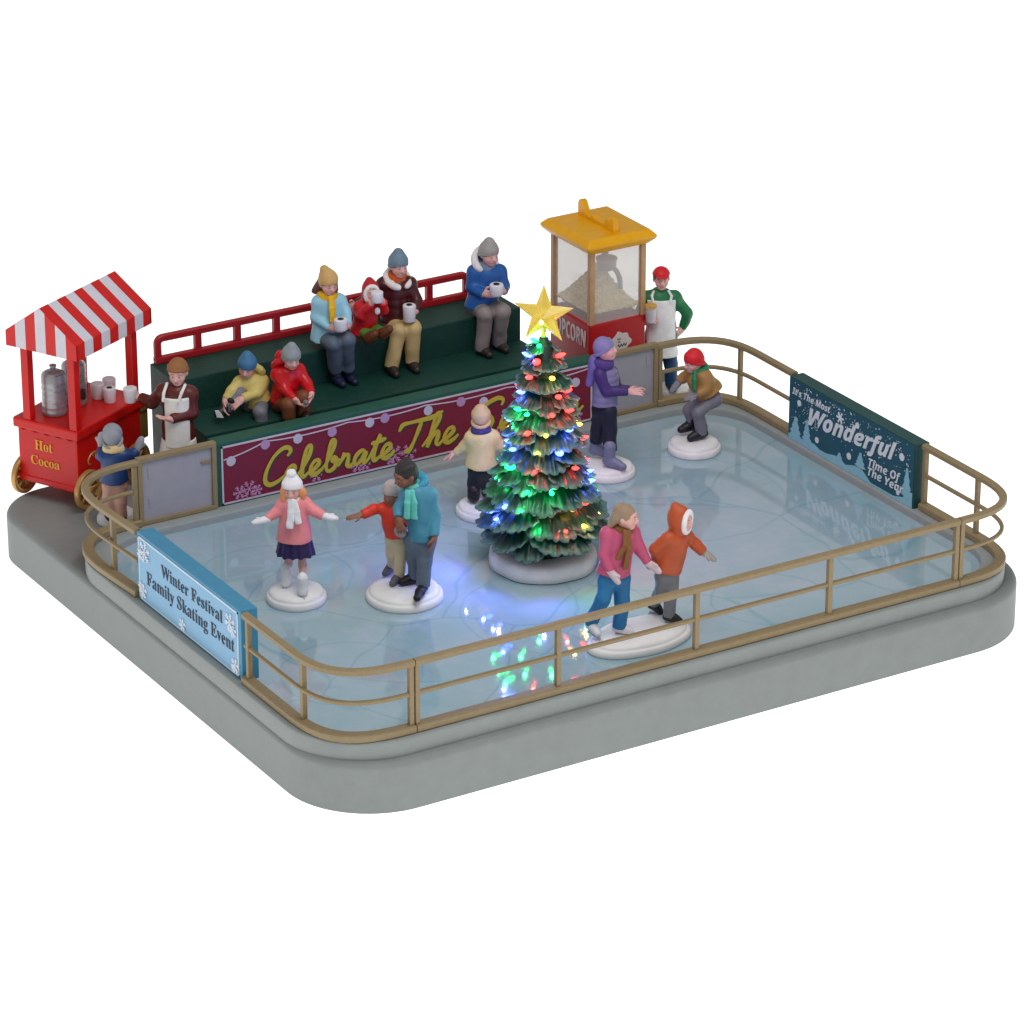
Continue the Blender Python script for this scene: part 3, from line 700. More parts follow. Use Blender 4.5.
def branch_mesh(seed):
    """a cupped fan of needles with a scalloped, frosted edge; unit length along +x, drooping"""
    r = random.Random(seed); nu, nt = 27, 12; vs = []; col = []
    lobes = 5
    for top in (1, 0):
        for i in range(nt+1):
            t = i/nt
            for j in range(nu):
                u = -1+2*j/(nu-1)
                th = u*1.22; lob = 1-.13*(1-abs(math.sin(lobes*math.pi*(u+1)/2)))*t
                L = t*lob*(.30+.70*math.cos(th)); y = (t*lob*math.sin(th)*.60+u*.10)
                rid = .018*t*math.cos(9*math.pi*u+.6*math.sin(seed))
                z = .10*math.sin(math.pi*min(1, t*.95))-.56*t**1.6+.16*u*u*t*t+.10*t**7-.05*(1-abs(u))*(1-t)+rid
                if not top: z -= .07*(1-.7*t)+.012
                vs.append((L, y, z))
                fr = max(0, (t-.86)/.14)*.85+.16*max(0, math.cos(11*math.pi*u))*max(0, t-.45)+(.6*max(0, abs(u)-.86)/.14 if t > .35 else 0)
                fr = min(1, fr*r.uniform(.55, 1.1)); g = r.uniform(.75, 1.2)
                d = np.array([.006, .046, .032])*g; f = np.array([.17, .30, .26])
                col.append(d*(1-fr)+f*fr)
    fs = []; off = (nt+1)*nu
    for i in range(nt):
        for j in range(nu-1):
            a, b_, c, d = i*nu+j, i*nu+j+1, (i+1)*nu+j+1, (i+1)*nu+j
            fs.append((a, d, c, b_)); fs.append((off+a, off+b_, off+c, off+d))
    for i in range(nt):
        for j in (0, nu-1): a, d = i*nu+j, (i+1)*nu+j; fs.append((a, d, off+d, off+a) if j else (d, a, off+a, off+d))
    for j in range(nu-1): a, b_ = nt*nu+j, nt*nu+j+1; fs.append((b_, a, off+a, off+b_)); fs.append((j, j+1, off+j+1, off+j))
    me = bpy.data.meshes.new('branch'); me.from_pydata(vs, [], fs)
    ca = me.color_attributes.new('Col', 'FLOAT_COLOR', 'POINT'); ca.data.foreach_set('color', np.array([(*c, 1) for c in col], np.float32).ravel())
    me.polygons.foreach_set('use_smooth', [True]*len(fs)); me.materials.append(TG); return me
BMESH = [branch_mesh(q) for q in range(6)]
BULB = {}
def bulb_mat(nm, c, es):
    BULB[nm] = flatmat(nm+'_bulb', tuple(x*.5 for x in c), .25, emit=c, es=es)
bulb_mat('green', (.01, 1.0, .20), 8); bulb_mat('red', (1.0, .035, .03), 7); bulb_mat('blue', (.05, .11, 1.0), 13); bulb_mat('yellow', (1.0, .58, .06), 5)
bulb_mat('unlit_glow', (.25, .2, .5), .6)  # bulbs that are off, with a weak glow put into the material
bm0 = BM(); bm0.lathe([(.0, -.045), (.014, -.035), (.019, -.02), (.022, .0), (.020, .02), (.011, .038), (.0, .055)], n=12); bme = bm0.mesh('bulb')
HINT = [('green', (345, 250), (300, 385), (205, 597), (270, 805), (320, 690), (225, 480), (240, 870), (300, 860), (215, 440)),
        ('red', (300, 288), (405, 340), (420, 372), (365, 447), (445, 500), (260, 570), (315, 648), (437, 685), (435, 600), (410, 855), (215, 850), (285, 495), (375, 270)),
        ('blue', (395, 285), (400, 488), (238, 525), (365, 588), (220, 695), (180, 790), (150, 830), (150, 715), (245, 335), (515, 780), (255, 295), (490, 620)),
        ('yellow', (340, 310), (335, 537), (400, 640), (465, 760), (130, 780), (465, 440))]
HP = [(c, 440+x*.3125, 280+y*.3125) for c, *ps in HINT for x, y in ps]
TIERS = [(.36, .80, 13, .50), (.60, .76, 13, .48), (.85, .70, 12, .45), (1.09, .63, 11, .42), (1.33, .56, 10, .39), (1.56, .49, 10, .36), (1.79, .425, 9, .32), (2.01, .355, 8, .28), (2.23, .29, 6, .25), (2.43, .225, 5, .21), (2.61, .16, 4, .17)]
rs = random.Random(11); nbr = 0; LIT = []
for ti, (z, R, n, sz) in enumerate(TIERS):
    z = .50+(z-.36)*(2.57-.50)/2.25; R *= .96+.22*max(0, (z-1.2)/1.4); sz *= 1.10+.15*max(0, (z-1.2)/1.4)
    for k in range(n):
        if nbr >= 100: break
        a = 2*math.pi*(k+.5*(ti % 2))/n+rs.uniform(-.06, .06); s = sz*rs.uniform(.92, 1.08)
        bo = bpy.data.objects.new('branch', BMESH[rs.randrange(6)]); COL.objects.link(bo); bo.parent = TR; nbr += 1
        rin = R-s*.92
        bo.location = (rin*math.cos(a), rin*math.sin(a), z+.20+rs.uniform(-.02, .02)); bo.rotation_euler = (rs.uniform(-.2, .2), rs.uniform(-.15, .22), a)
        wy = 2*math.pi*R/n/(1.24*s)*1.12
        bo.scale = (s, s*min(1.2, max(.8, wy)), s*rs.uniform(.9, 1.15))
        # a bulb in the gap between two branches, tucked against the tier above
        if (k*7+ti*3) % 10 < 8:
            ab = a+math.pi/n*rs.uniform(.4, 1.0); rb = rin+s*rs.uniform(.56, .72); zz = z+.20-.10*s+.03
            w3 = TB+np.array([rb*math.cos(ab), rb*math.sin(ab), zz]); u_, v_ = PX(w3)
            front = (w3-TB)@HY < .05
            c = rs.choice(['green', 'red', 'blue', 'yellow', 'red', 'blue', 'unlit_glow'])
            if front:
                dd = sorted((math.hypot(h[1]-u_, h[2]-v_), h[0]) for h in HP); c = dd[0][1] if dd[0][0] < 17 else rs.choice(['unlit_glow', 'blue', 'green', c])
            o = bpy.data.objects.new('bulb', bme.copy()); o.data.materials.append(BULB[c]); COL.objects.link(o); o.parent = TR
            o.location = V(w3-TB); o.rotation_euler = V((math.cos(ab), math.sin(ab), .25)).to_track_quat('Z', 'Y').to_euler(); LIT.append((w3-TB, ab, c)); big = front and min(math.hypot(u_-q[0], v_-q[1]) for q in ((548, 360), (534, 402), (504, 467), (524, 531), (509, 498), (556, 463), (569, 547))) < 12; s2 = rs.uniform(1.6, 1.9) if big else rs.uniform(1.0, 1.35); o.scale = (s2, s2, s2)
b = BM(); b.lathe([(.10, 2.64), (.085, 2.74), (.05, 2.84), (.0, 2.86)], tuple(TB), 20); obj('tree_tip', b, paint('#12382c', .4, .1, .2, 10), TR)
# star: five points, thick in the middle, translucent amber, lit from inside
sm = flatmat('amber_star', (.92, .74, .14), .16, emit=(1.0, .72, .08), es=.07, trans=.6, ior=1.4)
ST = thing_part('star', TR); b = BM(); sc_ = np.array([TB[0], TB[1], TB[2]+3.12])
ry, rp = .37, .15; vs = []; hd = HY*np.cos(.25)+RT*np.sin(.25); rd = RT*np.cos(.25)-HY*np.sin(.25)
for k in range(10):
    a = math.pi/2+math.pi*k/5; r = ry if k % 2 == 0 else rp; vs.append(sc_+rd*r*math.cos(a)+np.array([0, 0, 1])*r*math.sin(a))
vs += [sc_-hd*.14, sc_+hd*.14]
fs = [(k, (k+1) % 10, 10) for k in range(10)]+[((k+1) % 10, k, 11) for k in range(10)]
b.add(vs, fs); so = obj('star_body', b, sm, ST)
b = BM(); b.tube([sc_-np.array([0, 0, .34]), sc_-np.array([0, 0, .06])], .03, 10); obj('star_stem', b, sm, ST)
cm = flatmat('star_core', (1, .8, .3), .3, emit=(1.0, .78, .25), es=5)
b = BM(); b.lathe([(0, -.03), (.02, -.02), (.026, 0), (.02, .02), (0, .03)], tuple(sc_-hd*.125+np.array([0, 0, -.05])), 12); obj('star_lamp', b, cm, ST)
# the lit bulbs throw coloured light on the ice and the branches
def glow(p, c, e, r=.03):
    l = bpy.data.lights.new('tree_bulb_light', 'POINT'); l.energy = e; l.color = c; l.shadow_soft_size = r
    o = bpy.data.objects.new('tree_bulb_light', l); COL.objects.link(o); o.location = V(TB+np.array(p))
GC = {'green': (.03, 1, .25), 'red': (1, .07, .05), 'blue': (.10, .15, 1), 'yellow': (1, .6, .12)}
for w_, ab, c in LIT:
    if c in GC: glow(w_+np.array([math.cos(ab)*.07, math.sin(ab)*.07, .035]), GC[c], {'blue': 4.0, 'green': 2.2, 'red': 1.8, 'yellow': 1.1}[c], .02)
def beam(p, tgt, c, e, ang=100):
    l = bpy.data.lights.new('tree_bulb_light', 'SPOT'); l.energy = e; l.color = c; l.shadow_soft_size = .012; l.spot_size = math.radians(ang); l.spot_blend = 1
    o = bpy.data.objects.new('tree_bulb_light', l); COL.objects.link(o); o.location = V(TB+np.array(p)); o.rotation_euler = (V(tgt)-V(p)).to_track_quat('-Z', 'Y').to_euler()
beam((-.90, .25, .50), (-1.55, .45, .15), (.20, .20, 1), 28, 165); beam((-.86, -.42, .50), (-1.5, -.75, .15), (.22, .16, 1), 24, 165); beam((-.50, -.84, .48), (-.8, -1.6, .15), (.16, .20, 1), 28, 165)
beam((.0, -.95, .48), (.05, -1.6, .15), (.08, .9, .35), 8, 165); beam((.66, -.70, .45), (1.1, -1.25, .15), (1, .12, .1), 4, 165)
# ================================================================== people: smooth solids from blended limbs
def nrm(v): v = np.array(v, float); return v/(np.linalg.norm(v)+1e-12)
def lerp(a, b_, t): return np.array(a)*(1-t)+np.array(b_)*t
def C(a, b_, ra, rb=None, k=.03, col=None, flat=0, neg=0): return dict(t='c', a=np.array(a, float), b=np.array(b_, float), ra=ra, rb=ra if rb is None else rb, k=k, col=col, flat=flat, neg=neg)
def E(c, r, R=None, k=.03, col=None, neg=0, paint=0): return dict(t='e', c=np.array(c, float), r=np.array(r if hasattr(r, '__len__') else (r,)*3, float), R=R, k=k, col=col, neg=neg, paint=paint)
def PLN(p, n): return dict(t='p', p=np.array(p, float), n=nrm(n))
def prim_d(q, P):
    if q['t'] == 'c':
        ba = q['b']-q['a']; L2 = ba@ba+1e-12; pa = P-q['a']; h = pa@ba/L2; hc = np.clip(h, 0, 1)
        w = pa-hc[..., None]*ba; d = np.sqrt((w*w).sum(-1))-(q['ra']+(q['rb']-q['ra'])*hc)
        if q['flat']: d = np.maximum(d, (h-1)*math.sqrt(L2))
        return d
    if q['t'] == 'e':
        x = P-q['c']
        if q['R'] is not None: x = x@q['R']
        k0 = np.sqrt(((x/q['r'])**2).sum(-1)); k1 = np.sqrt(((x/q['r']**2)**2).sum(-1))
        return k0*(k0-1)/np.maximum(k1, 1e-6)
    return (P-q['p'])@q['n']
def sdf_mesh(name, prims, h=.011, base=(.5, .5, .5), disp=None, colored=False):
    pos = [q for q in prims if q['t'] != 'p' and not q.get('neg') and not q.get('paint')]
    def bb(q):
        if q['t'] == 'c': r = max(q['ra'], q['rb']); return np.minimum(q['a'], q['b'])-r, np.maximum(q['a'], q['b'])+r
        return q['c']-q['r'].max(), q['c']+q['r'].max()
    lo = np.min([bb(q)[0] for q in pos], 0)-3*h-.02; hi = np.max([bb(q)[1] for q in pos], 0)+3*h+.02
    n = np.ceil((hi-lo)/h).astype(int)+1
    ax = [(lo[i]+h*np.arange(n[i])) for i in range(3)]
    D = np.full(n, 9.0)
    for q in prims:
        if q.get('paint'): continue
        if q['t'] == 'p':
            P = np.stack(np.meshgrid(*ax, indexing='ij'), -1); D = np.maximum(D, prim_d(q, P)); continue
        a, b_ = bb(q); pad = max(.05, q['k']+3*h)
        i0 = np.maximum(((a-pad-lo)/h).astype(int), 0); i1 = np.minimum(((b_+pad-lo)/h).astype(int)+2, n)
        if (i1 <= i0).any(): continue
        sl = tuple(slice(i0[i], i1[i]) for i in range(3))
        P = np.stack(np.meshgrid(*[ax[i][sl[i]] for i in range(3)], indexing='ij'), -1)
        d = prim_d(q, P); o = D[sl]; k = q['k']
        if q['neg']:
            hh = np.maximum(k-np.abs(o+d), 0)/k; D[sl] = np.maximum(o, -d)+hh*hh*k/4
        else:
            hh = np.maximum(k-np.abs(o-d), 0)/k; D[sl] = np.minimum(o, d)-hh*hh*k/4
    if disp is not None:
        P = np.stack(np.meshgrid(*ax, indexing='ij'), -1); D = D+disp(P)
    return nets(name, D, lo, h, prims, base, colored)
def nets(name, D, lo, h, prims, base, colored):
    S = D < 0
    cs = [S[i:S.shape[0]-1+i, j:S.shape[1]-1+j, k:S.shape[2]-1+k] for i in (0, 1) for j in (0, 1) for k in (0, 1)]
    sm_ = sum(c.astype(np.int8) for c in cs); act = (sm_ > 0) & (sm_ < 8)
    idx = np.full(act.shape, -1, int); ii = np.argwhere(act); idx[act] = np.arange(len(ii))
    acc = np.zeros((len(ii), 3)); cnt = np.zeros(len(ii))
    cor = [np.array((i, j, k)) for i in (0, 1) for j in (0, 1) for k in (0, 1)]
    val = {tuple(c): D[ii[:, 0]+c[0], ii[:, 1]+c[1], ii[:, 2]+c[2]] for c in cor}
    for c in cor:
        for a in range(3):
            if c[a] == 0:
                c2 = c.copy(); c2[a] = 1; v0, v1 = val[tuple(c)], val[tuple(c2)]
                m = (v0 < 0) != (v1 < 0); t = np.where(m, v0/(v0-v1+1e-20), 0)
                p = np.tile(c.astype(float), (len(ii), 1)); p[:, a] += t
                acc[m] += p[m]; cnt[m] += 1
    vs = lo+h*(ii+acc/cnt[:, None]); fs = []
    for a in range(3):
        b_, c = (a+1) % 3, (a+2) % 3
        s0 = [slice(None)]*3; s1 = [slice(None)]*3; s0[a] = slice(0, -1); s1[a] = slice(1, None)
        for s in (s0, s1): s[b_] = slice(1, -1); s[c] = slice(1, -1)
        A, B_ = S[tuple(s0)], S[tuple(s1)]; e = np.argwhere(A != B_)
        if not len(e): continue
        inside = A[e[:, 0], e[:, 1], e[:, 2]]; e[:, b_] += 1; e[:, c] += 1
        q = []
        for db, dc in ((-1, -1), (0, -1), (0, 0), (-1, 0)):
            f = e.copy(); f[:, b_] += db; f[:, c] += dc; q.append(idx[f[:, 0], f[:, 1], f[:, 2]])
        q = np.stack(q, 1); q[~inside] = q[~inside][:, ::-1]; fs.append(q)
    fs = np.concatenate(fs); fs = fs[(fs >= 0).all(1)]
    # one light relaxation
    nb = np.zeros_like(vs); nc = np.zeros(len(vs))
    for i in range(4):
        np.add.at(nb, fs[:, i], vs[fs[:, (i+1) % 4]]); np.add.at(nc, fs[:, i], 1)
    vs = vs*.55+.45*nb/np.maximum(nc, 1)[:, None]
    me = bpy.data.meshes.new(name); me.vertices.add(len(vs)); me.vertices.foreach_set('co', vs.ravel())
    me.loops.add(len(fs)*4); me.loops.foreach_set('vertex_index', fs.ravel())
    me.polygons.add(len(fs)); me.polygons.foreach_set('loop_start', np.arange(len(fs))*4)
    me.polygons.foreach_set('use_smooth', np.ones(len(fs), bool)); me.update(calc_edges=True); me.validate()
    if colored:
        col = np.tile(np.array(base, float), (len(vs), 1))
        for q in prims:
            if q.get('paint'):
                d = prim_d(q, vs); w = np.clip(.5-d/(.9*h), 0, 1)[:, None]*q['paint']; col = col*(1-w)+np.array(q['col'])*w
        ca = me.color_attributes.new('Col', 'FLOAT_COLOR', 'POINT')
        ca.data.foreach_set('color', np.c_[col, np.ones(len(col))].astype(np.float32).ravel())
    return me
def RM(yaw=0, pitch=0, roll=0):
    y, p, r = (math.radians(q) for q in (yaw, pitch, roll))
    return np.array(Matrix.Rotation(y, 3, 'Z') @ Matrix.Rotation(p, 3, 'X') @ Matrix.Rotation(r, 3, 'Y'))
def wrinkle(amp, f=22, seed=0):
    r = np.random.default_rng(seed); ks = [nrm(r.normal(size=3)*np.array([1, 1, .6]))*f*r.uniform(.6, 1.5) for _ in range(4)]; ph = r.uniform(0, 6, 4)
    return lambda P: amp*sum(np.sin(P@k+p+1.5*np.sin(P[..., 2]*f*.4)) for k, p in zip(ks, ph))/2
def quilt(amp, step, z0=0):
    return lambda P: amp*(1-np.abs(np.sin(math.pi*(P[..., 2]-z0)/step))**.5)
def rib(c, R, n, amp):
    def f(P):
        x = (P-c)@R; a = np.arctan2(x[..., 1], x[..., 0]); return amp*np.sin(n*a)
    return f
SKIN = '#e0aea4'; DARKSKIN = '#6d4636'
BLADE = paint('#a9a6aa', .3, .05, .05, spec=.6)
SKM = paint('#ffffff', .5, .05, .06, 20, attr=True)
AZM = -AZ
def lighter(h, k=1.25):
    out = '#'
    for x in lin(h): y = min(x*k, .86); out += '%02x' % int(round(255*(y*12.92 if y <= .0031308 else 1.055*y**(1/2.4)-.055)))
    return out
class Fig:
    def __init__(s, label, u, v, z, group=None, drop=0):
        s.B = U(u, v, z=z); s.drop = drop
        s.e = thing('person', label, 'person', tuple(s.B), AZ, group)
    def loc(s, w): d = np.array(w)-s.B; return np.array([d@RT, d@HY, d[2]])
    def wld(s, l): return s.B+RT*l[0]+HY*l[1]+np.array([0, 0, l[2]])
    def j(s, t):
        if isinstance(t, np.ndarray): return t
        if len(t) == 4 and t[2] == 'z': return s.loc(U(t[0], t[1], z=s.B[2]+t[3]))
        dy = t[2] if len(t) > 2 else 0
        return s.loc(U(t[0], t[1], o=s.B+HY*dy, n=HY))
    def part(s, name, prims, hexcol, h=.012, disp=None, parent=None, rough=.48, **k):
        me = sdf_mesh(name, prims, h, disp=disp)
        return obj(name, me, paint(lighter(hexcol), rough, k.get('var', .07), k.get('bump', .12), k.get('scale', 12), spec=k.get('spec', .4)), parent or s.e, local=True)

def head_prims(c, s, R, skin, brow=(.12, .07, .05), eyes=True, smile=0):
    p = lambda *v: c+R@(np.array(v)*s); q = lambda *v: np.array(v)*s
    ps = [E(p(0, .012, .02), q(.096, .112, .112), R), E(p(0, -.03, -.035), q(.078, .083, .095), R, k=.04*s/.1*.1), E(p(0, -.07, -.098), q(.036, .034, .03), R, k=.05*s),
          C(p(0, -.106, .02), p(0, -.132, -.026), .011*s, .019*s, k=.02*s), E(p(.014, -.118, -.034), q(.012,)*3 if 0 else q(.012, .012, .01), R, k=.012*s), E(p(-.014, -.118, -.034), q(.012, .012, .01), R, k=.012*s),
          C(p(-.05, -.088, .034), p(.05, -.088, .034), .018*s, k=.03*s), E(p(.048, -.075, -.04), q(.03, .028, .028), R, k=.03*s), E(p(-.048, -.075, -.04), q(.03, .028, .028), R, k=.03*s),
          E(p(.098, .012, -.01), q(.016, .026, .036), R, k=.012*s), E(p(-.098, .012, -.01), q(.016, .026, .036), R, k=.012*s),
          E(p(.038, -.122, .006), q(.021, .016, .013), R, k=.012*s, neg=1), E(p(-.038, -.122, .006), q(.021, .016, .013), R, k=.012*s, neg=1),
          E(p(.038, -.097, .005), q(.016, .016, .015), R, k=.008*s), E(p(-.038, -.097, .005), q(.016, .016, .015), R, k=.008*s),
          C(p(-.022, -.112, -.066+.008*smile), p(0, -.117, -.068), .009*s, k=.012*s), C(p(.022, -.112, -.066+.008*smile), p(0, -.117, -.068), .009*s, k=.012*s)]
    lip = tuple(x*f for x, f in zip(lin(skin), (.72, .42, .42))); chk = tuple(x*f for x, f in zip(lin(skin), (1.0, .72, .72)))
    ps += [E(p(.055, -.095, -.035), q(.028, .04, .024), R, col=chk, paint=.6), E(p(-.055, -.095, -.035), q(.028, .04, .024), R, col=chk, paint=.6),
           E(p(0, -.117, -.068), q(.026, .02, .0085), R, col=lip, paint=.9)]
    if eyes:
        for sx in (1, -1):
            ps += [E(p(sx*.038, -.115, .005), q(.016, .016, .008), R, col=(.75, .72, .7), paint=.8), E(p(sx*.036, -.115, .004), q(.0085, .02, .0095), R, col=(.03, .025, .03), paint=1),
                   E(p(sx*.04, -.105, .036), q(.024, .03, .0065), R, col=brow, paint=.85)]
    return ps
def hand_prims(w, d, n, s=1.0, curl=.35, thumb=1):
    """palm, four unequal bent fingers and a thumb leaving the side of the palm"""
    d = nrm(d); n = np.array(n, float); n = nrm(n-d*(n@d)); x = np.cross(d, n)
    R = np.stack([x, n, d], 1); ps = [C(w-d*.01, w+d*.03*s, .030*s, .034*s, k=.03), E(w+d*.055*s, np.array([.044, .02, .05])*s, R, k=.02)]
    for i, L in zip((-1.5, -.5, .5, 1.5), (.85, 1.0, .95, .74)):
        b0 = w+d*.092*s+x*i*.0225*s; d1 = nrm(d+x*.09*i+n*curl*.55); b1 = b0+d1*.042*s*L; d2 = nrm(d*(1-curl*.8)+x*.07*i+n*curl*1.35); b2 = b1+d2*.036*s*L
        ps += [C(b0-d*.012*s, b1, .0118*s, .0108*s, k=.006), C(b1, b2, .0108*s, .0092*s, k=.006)]
    t0 = w+d*.03*s+x*thumb*.036*s; t1 = t0+nrm(d*.65+x*thumb*.75+n*.35)*.042*s; t2 = t1+nrm(d*.9+x*thumb*.15+n*(.25+curl*.5))*.034*s
    return ps+[C(t0, t1, .0155*s, .0125*s, k=.012), C(t1, t2, .0125*s, .010*s, k=.006)]
def mitten_prims(w, d, n, s=1.0, thumb=1):
    d = nrm(d); n = np.array(n, float); n = nrm(n-d*(n@d)); x = np.cross(d, n); R = np.stack([x, n, d], 1)
    t0 = w+d*.035*s+x*thumb*.035*s; t1 = t0+nrm(d*.75+x*thumb*.7+n*.2)*.055*s
    return [C(w-d*.035*s, w+d*.012*s, .047*s, .042*s, k=.015), E(w+d*.05*s, np.array([.052, .034, .06])*s, R, k=.03), E(w+d*.105*s, np.array([.047, .031, .062])*s, R, k=.03), C(t0, t1, .022*s, .018*s, k=.015)]
def torus_prims(c, R, rx, ry, t, n=14, a0=0, a1=360, k=.02, jit=0, seed=0):
    r = random.Random(seed); out = []; pts = []
    for i in range(n+1):
        a = math.radians(a0+(a1-a0)*i/n); pts.append(c+R@np.array([rx*math.cos(a), ry*math.sin(a), 0]))
    for p0, p1 in zip(pts, pts[1:]): out.append(C(p0, p1, t*(1+jit*r.uniform(-1, 1)), k=k))
    if jit:
        for p in pts: 
            for q in range(3): out.append(E(p+np.array([r.uniform(-1, 1) for _ in range(3)])*t*.75, t*r.uniform(.35, .55), k=.01))
    return out
def beanie(f, c, s, R, col, tall=1.12, pom=None, roll=True, tilt=(0, 0), name='hat', cut=.05, ribs=34, back=.0):
    p = lambda *v: c+R@(np.array(v)*s); q = lambda *v: np.array(v)*s
    prims = [E(p(0, .015, .025), q(.112, .128, .124), R), C(p(0, .012, .08), p(tilt[0], .02+tilt[1], .095+.2*(tall-1)), .085*s, .052*s, k=.10*s)]
    pl = PLN(p(0, -.1, cut), R@np.array([0, -.38-back, -1.0]))
    o = f.part(name, prims+[pl], col, .011, disp=rib(c, R, ribs, .0022) if ribs else None, rough=.6)
    if roll:
        cc = p(0, .016, cut-.028); R2 = R@RM(0, -21-back*40)
        f.part('hat_cuff', torus_prims(cc, R2, .104*s, .120*s, .019*s, 20), col, .011, parent=o, disp=rib(c, R, ribs, .002) if ribs else None, rough=.6)
    if pom is not None: f.part('pompom', [E(p(tilt[0], .02+tilt[1], .095+.2*(tall-1)+.075), .055, None)]+[E(p(tilt[0], .02+tilt[1], .095+.2*(tall-1)+.075)+.042*nrm(rng.normal(size=3)), .018, k=.01) for _ in range(24)], pom, .01, parent=o, rough=.7)
    return o

